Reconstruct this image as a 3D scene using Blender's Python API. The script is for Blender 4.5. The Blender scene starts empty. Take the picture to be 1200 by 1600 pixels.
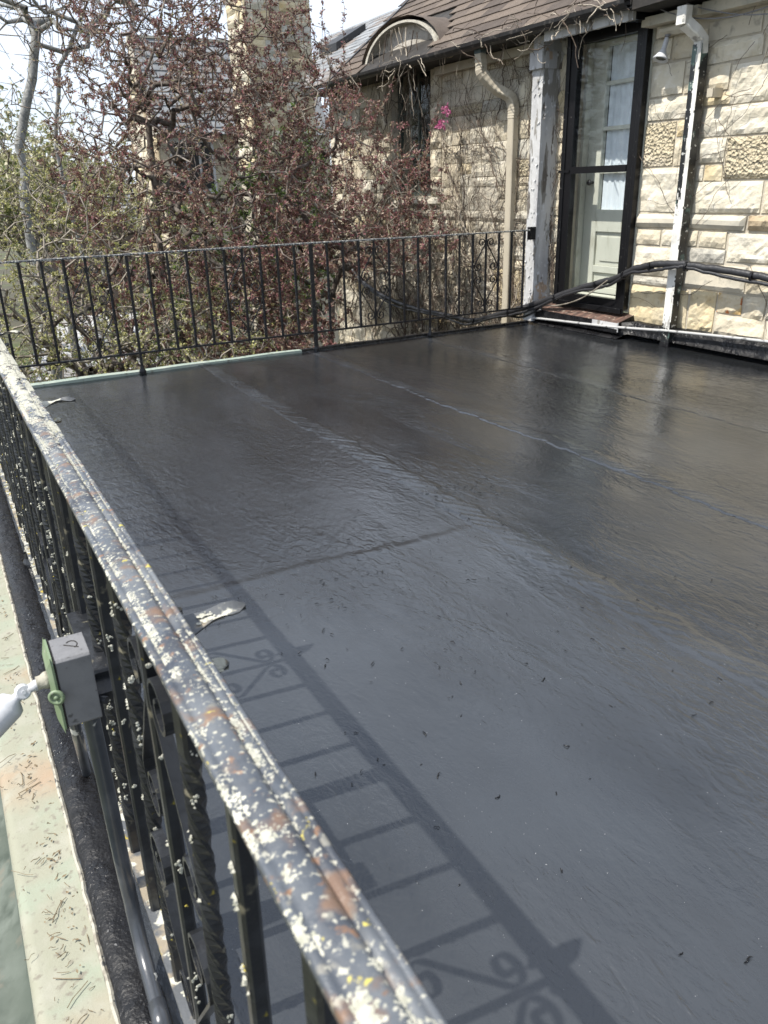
import bpy, math, random
import numpy as np
from mathutils import Vector, Matrix, noise as mn

random.seed(7); rng = np.random.default_rng(7)
PI = math.pi
sc = bpy.context.scene
C = sc.collection

# ------------------------------------------------------------------ camera, world, sun, exposure
def cam_axes(p, r, yaw):
    fw = np.array([math.sin(yaw)*math.cos(p), math.cos(yaw)*math.cos(p), -math.sin(p)])
    rt = np.array([math.cos(yaw), -math.sin(yaw), 0.])
    up = np.cross(rt, fw); c, s = math.cos(r), math.sin(r)
    return c*rt+s*up, -s*rt+c*up, fw
cd = bpy.data.cameras.new('camera'); cam = bpy.data.objects.new('camera', cd); C.objects.link(cam)
rt, up, fw = cam_axes(math.radians(22.625), math.radians(-1.618), math.radians(28.753))
M = Matrix([[rt[0], up[0], -fw[0], 0], [rt[1], up[1], -fw[1], 0], [rt[2], up[2], -fw[2], 1.25], [0, 0, 0, 1]])
cam.matrix_world = M
cd.sensor_fit = 'HORIZONTAL'; cd.sensor_width = 27.0; cd.lens = 27.0*1222/1200
cd.clip_start = 0.02; cd.clip_end = 600
cd.dof.use_dof = True; cd.dof.focus_distance = 2.4; cd.dof.aperture_fstop = 11.0
sc.camera = cam

SUN = Vector((-.565, .065, .86)).normalized()
w = bpy.data.worlds.new('World'); sc.world = w; w.use_nodes = True
nt = w.node_tree; nt.nodes.clear()
wo = nt.nodes.new('ShaderNodeOutputWorld'); bg = nt.nodes.new('ShaderNodeBackground')
sky = nt.nodes.new('ShaderNodeTexSky'); sky.sky_type = 'NISHITA'; sky.sun_disc = False
sky.sun_elevation = math.asin(SUN.z); sky.sun_rotation = math.atan2(SUN.x, SUN.y)
tc = nt.nodes.new('ShaderNodeTexCoord'); mp = nt.nodes.new('ShaderNodeMapping'); mp.inputs['Scale'].default_value = (1, 1, 2.2)
nz = nt.nodes.new('ShaderNodeTexNoise'); nz.inputs['Scale'].default_value = 1.7; nz.inputs['Detail'].default_value = 7; nz.inputs['Roughness'].default_value = .55
rp = nt.nodes.new('ShaderNodeValToRGB'); rp.color_ramp.elements[0].position = .38; rp.color_ramp.elements[1].position = .62
rp.color_ramp.elements[0].color = (.35, .35, .35, 1); rp.color_ramp.elements[1].color = (.95, .95, .95, 1)
mx = nt.nodes.new('ShaderNodeMix'); mx.data_type = 'RGBA'; mx.inputs[7].default_value = (7.0, 7.7, 8.9, 1)
L = nt.links.new
L(tc.outputs['Generated'], mp.inputs[0]); L(mp.outputs[0], nz.inputs['Vector']); L(nz.outputs['Fac'], rp.inputs[0])
L(rp.outputs[0], mx.inputs[0]); L(sky.outputs[0], mx.inputs[6]); L(mx.outputs[2], bg.inputs[0]); L(bg.outputs[0], wo.inputs[0])
bg.inputs[1].default_value = .12
sl = bpy.data.lights.new('sun', 'SUN'); sl.energy = 5.0; sl.angle = math.radians(.55); sl.color = (1, .95, .87)
so = bpy.data.objects.new('sun', sl); C.objects.link(so); so.rotation_euler = SUN.to_track_quat('Z', 'Y').to_euler(); so.location = (-20, 3, 30)
sc.view_settings.view_transform = 'Standard'; sc.view_settings.look = 'None'; sc.view_settings.gamma = 1
sc.view_settings.use_curve_mapping = False; sc.view_settings.exposure = .5

# ------------------------------------------------------------------ materials
def node(t, ty, **k):
    n = t.nodes.new(ty)
    for a, b in k.items(): setattr(n, a, b)
    return n
def mat(name, base, rough=.8, metal=0., spec=.5, layers=(), bumps=(), coord='Object', transl=0., coat=0., rvar=None):
    """layers: (scale, lo, hi, colour, detail, stretch) noise masks over the base; bumps: (scale, strength, dist, detail, stretch, kind)"""
    m = bpy.data.materials.new(name); m.use_nodes = True; t = m.node_tree
    p = t.nodes['Principled BSDF']; p.inputs['Roughness'].default_value = rough; p.inputs['Metallic'].default_value = metal
    p.inputs['Specular IOR Level'].default_value = spec; p.inputs['Coat Weight'].default_value = coat
    tcn = node(t, 'ShaderNodeTexCoord'); src = tcn.outputs[coord]
    def mapped(stretch, off=(0, 0, 0)):
        mm = node(t, 'ShaderNodeMapping'); mm.inputs['Scale'].default_value = stretch or (1, 1, 1); mm.inputs['Location'].default_value = off
        t.links.new(src, mm.inputs[0]); return mm.outputs[0]
    cur = None
    for i, ly in enumerate(layers):
        s, lo, hi, col = ly[:4]; det = ly[4] if len(ly) > 4 else 4; st = ly[5] if len(ly) > 5 else None
        n = node(t, 'ShaderNodeTexNoise'); n.inputs['Scale'].default_value = s; n.inputs['Detail'].default_value = det
        t.links.new(mapped(st, (i*3.7, i*1.3, 0)), n.inputs['Vector'])
        mr = node(t, 'ShaderNodeMapRange'); mr.inputs[1].default_value = lo; mr.inputs[2].default_value = hi
        t.links.new(n.outputs['Fac'], mr.inputs[0])
        x = node(t, 'ShaderNodeMix', data_type='RGBA'); x.inputs[7].default_value = (*col, 1)
        if cur is None: x.inputs[6].default_value = (*base, 1)
        else: t.links.new(cur, x.inputs[6])
        t.links.new(mr.outputs[0], x.inputs[0]); cur = x.outputs[2]
    if cur is None: p.inputs['Base Color'].default_value = (*base, 1)
    else: t.links.new(cur, p.inputs['Base Color'])
    if rvar:
        s, lo, hi, r0, r1 = rvar
        n = node(t, 'ShaderNodeTexNoise'); n.inputs['Scale'].default_value = s; n.inputs['Detail'].default_value = 5
        t.links.new(mapped(None, (9, 2, 0)), n.inputs['Vector'])
        mr = node(t, 'ShaderNodeMapRange'); mr.inputs[1].default_value = lo; mr.inputs[2].default_value = hi
        mr.inputs[3].default_value = r0; mr.inputs[4].default_value = r1
        t.links.new(n.outputs['Fac'], mr.inputs[0]); t.links.new(mr.outputs[0], p.inputs['Roughness'])
    prev = None
    for b in bumps:
        s, strg, dist = b[:3]; det = b[3] if len(b) > 3 else 4; st = b[4] if len(b) > 4 else None; kind = b[5] if len(b) > 5 else 'noise'
        if kind == 'noise':
            n = node(t, 'ShaderNodeTexNoise'); n.inputs['Scale'].default_value = s; n.inputs['Detail'].default_value = det; out = n.outputs['Fac']
        else:
            n = node(t, 'ShaderNodeTexVoronoi'); n.inputs['Scale'].default_value = s; out = n.outputs['Distance']
        t.links.new(mapped(st), n.inputs['Vector'])
        bp = node(t, 'ShaderNodeBump'); bp.inputs['Strength'].default_value = strg; bp.inputs['Distance'].default_value = dist
        t.links.new(out, bp.inputs['Height'])
        if prev: t.links.new(prev, bp.inputs['Normal'])
        prev = bp.outputs[0]
    if prev: t.links.new(prev, p.inputs['Normal'])
    if transl:
        tr = node(t, 'ShaderNodeBsdfTranslucent'); ms = node(t, 'ShaderNodeMixShader'); ms.inputs[0].default_value = transl
        if cur: t.links.new(cur, tr.inputs[0])
        else: tr.inputs[0].default_value = (*base, 1)
        t.links.new(p.outputs[0], ms.inputs[1]); t.links.new(tr.outputs[0], ms.inputs[2])
        t.links.new(ms.outputs[0], t.nodes['Material Output'].inputs[0])
    return m

STB = [(6, .8, .04, 6), (30, .7, .010, 6), (160, .5, .003, 3)]
MS = {
 'cream':  mat('stone_cream', (.55, .485, .36), .9, layers=[(3, .45, .7, (.48, .43, .33)), (9, .5, .75, (.60, .555, .45)), (22, .66, .8, (.30, .28, .23)), (2.2, .55, .7, (.42, .395, .33))], bumps=STB),
 'white':  mat('stone_pale', (.59, .54, .425), .9, layers=[(4, .45, .7, (.50, .465, .38)), (12, .5, .7, (.64, .60, .51)), (25, .68, .8, (.30, .285, .24)), (2, .55, .68, (.46, .44, .38))], bumps=STB),
 'grey':   mat('stone_grey', (.44, .42, .36), .9, layers=[(3, .45, .7, (.47, .44, .38)), (12, .55, .75, (.26, .25, .22)), (25, .6, .75, (.18, .17, .15))], bumps=STB),
 'yellow': mat('stone_yellow', (.56, .47, .30), .9, layers=[(4, .45, .65, (.55, .48, .34)), (6, .58, .72, (.52, .39, .20)), (22, .62, .76, (.30, .24, .16))], bumps=STB),
 'rust':   mat('stone_rust_stained', (.52, .45, .32), .9, layers=[(5, .5, .6, (.48, .33, .14)), (11, .58, .64, (.38, .13, .04))], bumps=STB),
 'tan':    mat('stone_tan', (.42, .34, .23), .9, layers=[(6, .45, .65, (.28, .21, .13)), (20, .6, .7, (.16, .13, .09))], bumps=STB),
 'pitted': mat('stone_pitted', (.54, .47, .33), .95, layers=[(30, .50, .66, (.42, .36, .24)), (3, .5, .7, (.57, .51, .40))], bumps=[(42, 1., .03, 1, None, 'vor'), (70, .9, .012, 3)]),
 'smooth': mat('stone_dressed', (.53, .485, .39), .85, layers=[(4, .45, .65, (.38, .36, .30)), (16, .58, .75, (.28, .26, .22))], bumps=[(30, .5, .004, 5), (140, .4, .002, 3)]),
}
m_mortar = mat('mortar', (.45, .405, .32), .95, layers=[(8, .5, .7, (.30, .265, .21)), (40, .5, .7, (.45, .41, .34))], bumps=[(60, .6, .006, 5)])
m_black = mat('black_gloss_paint', (.006, .006, .007), .35, spec=.3, layers=[(70, .70, .74, (.25, .24, .22))], bumps=[(90, .2, .002, 4)])
m_iron = mat('black_iron_paint', (.014, .015, .017), .32, layers=[(14, .52, .68, (.035, .038, .043)), (36, .67, .72, (.12, .11, .08)), (60, .69, .73, (.16, .13, .02))], bumps=[(60, .5, .003, 5)])
m_ironfar = mat('far_iron_paint', (.010, .010, .012), .4, spec=.35, layers=[(40, .62, .70, (.06, .055, .045)), (90, .68, .72, (.30, .29, .26))], bumps=[(90, .4, .003, 4)])
m_fartop = mat('far_rail_lichened', (.05, .052, .056), .6, layers=[(60, .50, .62, (.36, .36, .32)), (25, .6, .7, (.18, .12, .07))], bumps=[(90, .6, .003, 4)])
m_railtop = mat('weathered_rail_paint', (.070, .080, .094), .42, spec=.6, layers=[(14, .46, .6, (.040, .046, .058)), (9, .5, .7, (.13, .14, .15)), (70, .58, .68, (.17, .165, .145), 7), (170, .59, .64, (.36, .35, .29), 5), (28, .57, .68, (.15, .095, .065), 8), (70, .62, .70, (.19, .105, .06), 6), (60, .69, .72, (.42, .36, .08))], bumps=[(45, .5, .003, 6), (160, .6, .0015, 4)], rvar=(30, .4, .65, .3, .8))
m_brail = mat('lower_rail_paint', (.09, .095, .10), .5, layers=[(20, .50, .58, (.26, .22, .16)), (34, .56, .60, (.46, .45, .38)), (26, .63, .67, (.35, .27, .04))], bumps=[(60, .7, .004, 5)])
m_lichen = mat('pale_lichen', (.42, .41, .345), .95, layers=[(120, .45, .65, (.30, .30, .24)), (12, .55, .7, (.52, .51, .44))], bumps=[(260, .9, .002, 3)])
m_lichy = mat('yellow_lichen', (.38, .31, .06), .95, layers=[(90, .5, .6, (.40, .33, .08))], bumps=[(260, .9, .002, 3)])
m_rust = mat('rust_scab', (.36, .13, .045), .9, layers=[(60, .5, .62, (.25, .10, .05)), (100, .55, .65, (.45, .26, .12))], bumps=[(200, .8, .002, 3)])
m_redlf = [mat('leaf_wine', (.105, .052, .046), .5, transl=.3), mat('leaf_maroon', (.19, .095, .078), .5, transl=.3),
           mat('leaf_bronze', (.36, .26, .19), .5, transl=.35), mat('leaf_rose', (.27, .095, .11), .5, transl=.3), mat('leaf_olive', (.22, .21, .10), .5, transl=.3)]
m_budlf = [mat('bud_yellow', (.54, .52, .20), .5, transl=.35), mat('bud_green', (.25, .26, .09), .5, transl=.35), mat('bud_pale', (.50, .47, .32), .5, transl=.3)]
m_greenlf = [mat('leaf_green', (.10, .14, .035), .5, transl=.3), mat('leaf_bright_green', (.19, .27, .055), .5, transl=.35), mat('leaf_dark_green', (.04, .07, .018), .5, transl=.2)]
m_dry = [mat('dry_leaf', (.20, .15, .09), .8, transl=.15), mat('moss_green', (.13, .17, .03), .9), mat('dark_litter', (.05, .04, .028), .9)]
m_bloom = [mat('pink_petal', (.50, .12, .28), .5, transl=.3), mat('pale_pink_petal', (.72, .30, .45), .5, transl=.3)]
m_bark = mat('dark_bark', (.075, .058, .045), .9, layers=[(20, .45, .6, (.14, .12, .10)), (6, .55, .65, (.035, .028, .022))], bumps=[(50, .8, .01, 5)])
m_twig = mat('pale_twig_bark', (.26, .23, .19), .9, layers=[(10, .45, .6, (.15, .13, .10))])
m_twigd = mat('twig_bark', (.16, .13, .11), .9, layers=[(4, .45, .6, (.09, .07, .06)), (6, .55, .65, (.26, .23, .20))])
m_greybark = mat('grey_bark', (.25, .25, .24), .9, layers=[(8, .45, .6, (.15, .15, .145)), (30, .55, .65, (.34, .34, .31))], bumps=[(40, .6, .01, 5)])
m_vine = mat('vine_stem', (.11, .082, .06), .9, layers=[(8, .45, .6, (.06, .045, .035)), (14, .58, .68, (.22, .18, .14))], bumps=[(90, .6, .004, 4)])
m_vinepale = mat('pale_vine_stem', (.40, .35, .28), .9, layers=[(14, .5, .65, (.25, .21, .16))], bumps=[(90, .6, .004, 4)])
m_shing = [mat('brown_shingle_%s' % n, c, .9, layers=[(9, .45, .65, c2, 5, (1, 1, 1)), (160, .45, .7, (c[0]*1.7, c[1]*1.7, c[2]*1.7))], bumps=[(260, .8, .003, 3)])
           for n, c, c2 in (('warm', (.075, .058, .046), (.10, .078, .062)), ('dark', (.052, .040, .032), (.075, .058, .047)), ('tan', (.105, .082, .064), (.08, .063, .05)))]
m_slate = [mat('grey_slate_%s' % n, c, .7, layers=[(6, .45, .65, c2)], bumps=[(90, .5, .004, 3)])
           for n, c, c2 in (('mid', (.17, .18, .19), (.22, .22, .22)), ('brown', (.20, .175, .16), (.16, .15, .14)), ('light', (.25, .26, .27), (.19, .20, .21)))]
m_dark = mat('dark_soffit', (.018, .016, .014), .8, layers=[(12, .5, .65, (.035, .03, .026))])
m_gutter = mat('dark_gutter', (.02, .02, .021), .5, layers=[(20, .58, .66, (.07, .065, .06))])
m_peel = mat('peeling_white_paint', (.47, .47, .465), .75, layers=[(3.5, .48, .62, (.36, .36, .365), 5, (1.5, 1.5, .35)), (9, .56, .585, (.22, .21, .19), 7, (1.5, 1.5, .3)), (9, .62, .64, (.12, .105, .09), 7, (1.5, 1.5, .3)), (4, .64, .66, (.36, .28, .21)), (30, .62, .66, (.52, .53, .54), 5, (1, 1, .5))], bumps=[(9, .8, .010, 7, (1.5, 1.5, .3)), (50, .5, .003, 5)])
m_spoutw = mat('white_chipped_paint', (.68, .67, .63), .6, layers=[(22, .66, .68, (.05, .055, .055)), (8, .48, .7, (.50, .49, .45)), (14, .60, .66, (.30, .29, .27), 6, (1, 1, .3))], bumps=[(40, .5, .004, 5)])
m_spoutb = mat('black_green_chipped_paint_and_shade', (.014, .015, .016), .35, layers=[(9, .60, .66, (.07, .115, .10)), (28, .62, .65, (.45, .45, .42))], bumps=[(40, .5, .004, 5)])
m_beige = mat('beige_downspout_paint', (.43, .385, .30), .6, layers=[(9, .5, .7, (.36, .32, .25)), (40, .66, .7, (.2, .18, .14))], bumps=[(60, .3, .003, 4)])
m_door = mat('old_cream_door_paint', (.54, .54, .465), .6, layers=[(3, .45, .7, (.46, .46, .39), 4, (1, 1, .4)), (9, .60, .72, (.33, .32, .25), 6, (1, 1, .35)), (50, .68, .74, (.2, .18, .14))], bumps=[(30, .3, .003, 5, (1, 1, .3))])
m_wood = mat('red_brown_threshold', (.085, .055, .045), .45, layers=[(10, .5, .6, (.18, .11, .085), 4, (.4, 3, 1)), (30, .62, .66, (.34, .28, .22))], bumps=[(40, .4, .003, 4)])
m_curtain = mat('pale_curtain', (.80, .83, .88), .8, layers=[(5, .45, .65, (.72, .76, .82), 3, (1, 2.5, .6))])
m_darkroom = mat('dark_room', (.012, .013, .015), .6)
m_greenfr = mat('dark_green_sash_paint', (.055, .075, .065), .5, layers=[(20, .55, .65, (.09, .11, .10))])
m_plast = mat('grey_box_metal', (.18, .18, .185), .45, layers=[(30, .5, .7, (.15, .15, .155)), (70, .66, .72, (.08, .08, .08))], bumps=[(240, .5, .001, 3)])
m_plasttop = m_plast
m_boxg = mat('green_cover_paint', (.16, .215, .125), .5, layers=[(20, .5, .7, (.20, .25, .165)), (60, .62, .7, (.30, .30, .25))], bumps=[(200, .3, .001, 3)])
m_whitep = mat('white_fixture_paint', (.50, .51, .53), .4, layers=[(30, .6, .7, (.62, .62, .60))], bumps=[(160, .3, .001, 3)])
m_lens = mat('lamp_lens', (.10, .10, .09), .2)
m_rubber = mat('black_cable_sheath', (.022, .022, .024), .42, bumps=[(40, .5, .006, 4)])
m_conduit = mat('black_painted_conduit', (.045, .050, .058), .28, spec=.6, layers=[(16, .5, .7, (.075, .08, .09)), (11, .66, .67, (.62, .61, .56))], bumps=[(60, .3, .002, 4)])
m_galv = mat('pale_conduit_paint', (.40, .40, .39), .4, layers=[(20, .58, .64, (.12, .12, .12))], bumps=[(60, .3, .002, 4)])
m_tar = mat('tar_coating', (.009, .009, .010), .24, spec=.32, layers=[(90, .70, .73, (.12, .12, .12))], bumps=[(22, .9, .015, 5), (120, .7, .004, 4)], rvar=(12, .4, .6, .12, .5))
m_copper = mat('verdigris_copper', (.25, .25, .19), .8, layers=[(7, .48, .66, (.245, .275, .21)), (2.5, .56, .72, (.30, .225, .155)), (14, .50, .72, (.29, .285, .23)), (60, .58, .7, (.18, .165, .13))], bumps=[(9, .3, .01, 5), (120, .4, .002, 4)])
m_gutterg = mat('green_copper_gutter', (.075, .092, .075), .75, layers=[(9, .42, .62, (.115, .135, .115), 8), (22, .5, .7, (.05, .065, .052)), (14, .6, .7, (.15, .14, .11))], bumps=[(9, .3, .01, 5)])
m_edge = mat('pale_green_edge_metal', (.27, .325, .28), .6, layers=[(8, .5, .65, (.34, .37, .32)), (30, .58, .68, (.16, .17, .14))], bumps=[(30, .3, .004, 4)])
m_chip = mat('cream_paint_edge', (.36, .34, .28), .8, layers=[(40, .48, .6, (.22, .20, .16)), (60, .6, .66, (.05, .05, .05))], bumps=[(90, .8, .004, 4)])

def glass_mat(name, rough=.02, tint=(.97, .98, .98)):
    m = bpy.data.materials.new(name); m.use_nodes = True; t = m.node_tree; t.nodes.remove(t.nodes['Principled BSDF'])
    tr = node(t, 'ShaderNodeBsdfTransparent'); tr.inputs[0].default_value = (*tint, 1)
    gl = node(t, 'ShaderNodeBsdfGlossy'); gl.inputs['Roughness'].default_value = rough
    fr = node(t, 'ShaderNodeFresnel'); fr.inputs[0].default_value = 1.55
    tcn = node(t, 'ShaderNodeTexCoord'); n = node(t, 'ShaderNodeTexNoise'); n.inputs['Scale'].default_value = 3
    bp = node(t, 'ShaderNodeBump'); bp.inputs['Strength'].default_value = .12; bp.inputs['Distance'].default_value = .02
    t.links.new(tcn.outputs['Object'], n.inputs['Vector']); t.links.new(n.outputs['Fac'], bp.inputs['Height'])
    t.links.new(bp.outputs[0], gl.inputs['Normal']); t.links.new(bp.outputs[0], fr.inputs['Normal'])
    ge = node(t, 'ShaderNodeNewGeometry'); iv = node(t, 'ShaderNodeMath', operation='SUBTRACT'); iv.inputs[0].default_value = 1; t.links.new(ge.outputs['Backfacing'], iv.inputs[1])
    ml = node(t, 'ShaderNodeMath', operation='MULTIPLY'); t.links.new(fr.outputs[0], ml.inputs[0]); t.links.new(iv.outputs[0], ml.inputs[1])
    ms = node(t, 'ShaderNodeMixShader'); t.links.new(ml.outputs[0], ms.inputs[0]); t.links.new(tr.outputs[0], ms.inputs[1]); t.links.new(gl.outputs[0], ms.inputs[2])
    t.links.new(ms.outputs[0], t.nodes['Material Output'].inputs[0]); return m
m_glass = glass_mat('window_glass')

def deck_mat():
    m = bpy.data.materials.new('wet_black_roof_coating'); m.use_nodes = True; t = m.node_tree
    p = t.nodes['Principled BSDF']; tcn = node(t, 'ShaderNodeTexCoord')
    def N(scale, det=4, st=(1, 1, 1), rough=.5, dist=0., rot=0.):
        mm = node(t, 'ShaderNodeMapping'); mm.inputs['Scale'].default_value = st; mm.inputs['Rotation'].default_value = (0, 0, rot)
        t.links.new(tcn.outputs['Object'], mm.inputs[0])
        n = node(t, 'ShaderNodeTexNoise'); n.inputs['Scale'].default_value = scale; n.inputs['Detail'].default_value = det
        n.inputs['Roughness'].default_value = rough; n.inputs['Distortion'].default_value = dist
        t.links.new(mm.outputs[0], n.inputs['Vector']); return n.outputs['Fac']
    def MR(src, a, b, c, d):
        mr = node(t, 'ShaderNodeMapRange'); 
        for i, v in enumerate((a, b, c, d)): mr.inputs[i+1].default_value = v
        t.links.new(src, mr.inputs[0]); return mr.outputs[0]
    def MUL(a, b):
        mm = node(t, 'ShaderNodeMath', operation='MULTIPLY'); t.links.new(a, mm.inputs[0]); t.links.new(b, mm.inputs[1]); return mm.outputs[0]
    # colour
    strip = MR(N(1., 4, (2.2, .28, 1), dist=.4), .40, .60, 0, 1)
    x = node(t, 'ShaderNodeMix', data_type='RGBA'); x.inputs[6].default_value = (.010, .011, .012, 1); x.inputs[7].default_value = (.021, .0225, .025, 1)
    t.links.new(MUL(strip, MR(N(1.3, 5), .3, .6, .4, 1)), x.inputs[0])
    an0 = node(t, 'ShaderNodeAttribute', attribute_name='sheet_and_sheen')
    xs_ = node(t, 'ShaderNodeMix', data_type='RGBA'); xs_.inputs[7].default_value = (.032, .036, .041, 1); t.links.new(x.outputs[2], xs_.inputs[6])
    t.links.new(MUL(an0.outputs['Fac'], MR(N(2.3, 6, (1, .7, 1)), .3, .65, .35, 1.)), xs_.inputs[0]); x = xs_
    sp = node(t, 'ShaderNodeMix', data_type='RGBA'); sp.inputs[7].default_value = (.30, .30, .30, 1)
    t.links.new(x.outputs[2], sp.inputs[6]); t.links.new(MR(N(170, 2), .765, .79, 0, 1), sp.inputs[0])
    t.links.new(sp.outputs[2], p.inputs['Base Color'])
    # roughness: satin with wetter pools and brushed streaks
    r1 = N(1.6, 5, (1, .6, 1), dist=.6); r2 = N(20, 4, (1, .35, 1))
    ad = node(t, 'ShaderNodeMath', operation='ADD'); t.links.new(MR(r1, .40, .60, .06, .17), ad.inputs[0]); t.links.new(MR(r2, .35, .65, -.03, .05), ad.inputs[1])
    an = node(t, 'ShaderNodeAttribute', attribute_name='sheet_and_sheen')
    a2 = node(t, 'ShaderNodeMath', operation='MULTIPLY_ADD'); a2.inputs[1].default_value = .11; t.links.new(an.outputs['Fac'], a2.inputs[0]); t.links.new(ad.outputs[0], a2.inputs[2])
    t.links.new(a2.outputs[0], p.inputs['Roughness']); p.inputs['Specular IOR Level'].default_value = .85
    # relief
    patch = MR(N(1.3, 5, (1.6, .5, 1), dist=.7), .42, .58, .28, 1.)
    hs = [(N(6, 3, (1, .45, 1), .5, dist=.5), .4, .007), (MUL(N(26, 3, (1, .42, 1), .5, .9, .42), patch), .9, .0052), (MUL(N(62, 3, (1, .5, 1), .5, .8, -.35), patch), .8, .0024), (N(150, 3, (1, .6, 1), .55, .5, .2), .5, .0012), (N(240, 2), .12, .0005)]
    prev = None
    for h, s, d in hs:
        bp = node(t, 'ShaderNodeBump'); bp.inputs['Strength'].default_value = s; bp.inputs['Distance'].default_value = d
        t.links.new(h, bp.inputs['Height'])
        if prev: t.links.new(prev, bp.inputs['Normal'])
        prev = bp.outputs[0]
    t.links.new(prev, p.inputs['Normal']); return m
m_deck = deck_mat()
m_ground = mat('yard_ground', (.06, .055, .035), .95, layers=[(.5, .45, .6, (.075, .095, .03)), (2, .5, .7, (.11, .09, .06)), (8, .5, .7, (.04, .045, .02))], bumps=[(3, .6, .1, 5)])
m_pave = mat('pale_paving', (.42, .42, .42), .9, layers=[(1.5, .45, .65, (.33, .33, .33)), (.7, .5, .6, (.26, .25, .24))])

# ------------------------------------------------------------------ mesh builder
class MB:
    def __init__(s): s.v = []; s.f = []; s.m = []
    def add(s, vs, fs, m=0):
        b = len(s.v); s.v += [tuple(map(float, q)) for q in vs]
        s.f += [tuple(b+i for i in f) for f in fs]; s.m += [m]*len(fs)
    def box(s, x0, x1, y0, y1, z0, z1, m=0):
        s.add([(x0, y0, z0), (x1, y0, z0), (x1, y1, z0), (x0, y1, z0), (x0, y0, z1), (x1, y0, z1), (x1, y1, z1), (x0, y1, z1)],
              [(3, 2, 1, 0), (4, 5, 6, 7), (0, 1, 5, 4), (1, 2, 6, 5), (2, 3, 7, 6), (3, 0, 4, 7)], m)
    def sweep(s, pts, section, m=0, upv=(0, 0, 1), scale=None, twist=None, cap=True):
        """section: list of (a,b); a along side, b along up"""
        P = [Vector(p) for p in pts]; n = len(section); rings = []
        U = Vector(upv)
        for i, p in enumerate(P):
            d = (P[min(i+1, len(P)-1)]-P[max(i-1, 0)]).normalized()
            side = d.cross(U)
            if side.length < 1e-4: side = d.cross(Vector((0, 1, 0)))
            side.normalize(); u2 = side.cross(d).normalized()
            if n > 0 and i and U.length and upv == 'free': pass
            k = scale[i] if scale is not None else 1.
            tw = twist[i] if twist is not None else 0.
            c, sn = math.cos(tw), math.sin(tw)
            rings.append([p+side*((a*c-b*sn)*k)+u2*((a*sn+b*c)*k) for a, b in section])
        vs = [q for r in rings for q in r]; fs = []
        for i in range(len(P)-1):
            for j in range(n):
                k = (j+1) % n; fs.append((i*n+j, i*n+k, (i+1)*n+k, (i+1)*n+j))
        if cap: fs.append(tuple(reversed(range(n)))); fs.append(tuple((len(P)-1)*n+j for j in range(n)))
        s.add(vs, fs, m)
    def tube(s, pts, r, n=8, m=0, upv=(.13, .21, .97), scale=None):
        s.sweep(pts, [(math.cos(2*PI*j/n)*r, math.sin(2*PI*j/n)*r) for j in range(n)], m, upv, scale)
    def lathe(s, prof, o, axis, n=20, m=0):
        ax = Vector(axis).normalized(); o = Vector(o); a = ax.orthogonal().normalized(); b = ax.cross(a)
        vs = []; fs = []
        for (r, h) in prof:
            for j in range(n):
                t = 2*PI*j/n; vs.append(o+ax*h+a*(math.cos(t)*r)+b*(math.sin(t)*r))
        for i in range(len(prof)-1):
            for j in range(n):
                k = (j+1) % n; fs.append((i*n+j, i*n+k, (i+1)*n+k, (i+1)*n+j))
        s.add(vs, fs, m)
    def build(s, name, mats, parent=None, smooth=False, label=None):
        me = bpy.data.meshes.new(name); me.from_pydata(s.v, [], s.f)
        if not isinstance(mats, (list, tuple)): mats = [mats]
        for q in mats: me.materials.append(q)
        me.polygons.foreach_set('material_index', s.m)
        if smooth: me.polygons.foreach_set('use_smooth', [True]*len(s.f))
        me.update(); o = bpy.data.objects.new(name, me); C.objects.link(o)
        if parent: o.parent = parent
        if label: o['label'] = label
        return o
def np_mesh(name, V, F, mats, parent=None, mi=None, smooth=False):
    """V (n,3), F (m,k) constant k"""
    me = bpy.data.meshes.new(name); V = np.asarray(V, np.float32); F = np.asarray(F, np.int32); k = F.shape[1]
    me.vertices.add(len(V)); me.vertices.foreach_set('co', V.ravel())
    me.loops.add(F.size); me.loops.foreach_set('vertex_index', F.ravel())
    me.polygons.add(len(F)); me.polygons.foreach_set('loop_start', np.arange(len(F), dtype=np.int32)*k)
    me.polygons.foreach_set('loop_total', np.full(len(F), k, np.int32))
    for q in (mats if isinstance(mats, (list, tuple)) else [mats]): me.materials.append(q)
    if mi is not None: me.polygons.foreach_set('material_index', np.asarray(mi, np.int32))
    if smooth: me.polygons.foreach_set('use_smooth', np.ones(len(F), bool))
    me.update(calc_edges=True); me.validate()
    o = bpy.data.objects.new(name, me); C.objects.link(o)
    if parent: o.parent = parent
    return o
def tag(o, label=None, cat=None, group=None, kind=None):
    if label: o['label'] = label
    if cat: o['category'] = cat
    if group: o['group'] = group
    if kind: o['kind'] = kind
    return o
def thing(name, label, cat, group=None, loc=(0, 0, 0)):
    o = bpy.data.objects.new(name, None); o.empty_display_size = .2; C.objects.link(o); o.location = loc
    return tag(o, label, cat, group)
def struct(o): o['kind'] = 'structure'; return o
def stuff(o): o['kind'] = 'stuff'; return o
def fbm(x, y, z=0., o=4):
    return mn.fractal(Vector((x, y, z)), 1., 2., o)
def smooth_path(pts, n=8):
    P = [Vector(p) for p in pts]; out = []
    for i in range(len(P)-1):
        a = P[max(i-1, 0)]; b = P[i]; c = P[i+1]; d = P[min(i+2, len(P)-1)]
        for k in range(n):
            t = k/n; out.append(.5*((2*b)+(c-a)*t+(2*a-5*b+4*c-d)*t*t+(3*b-a-3*c+d)*t**3))
    out.append(P[-1]); return out

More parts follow.
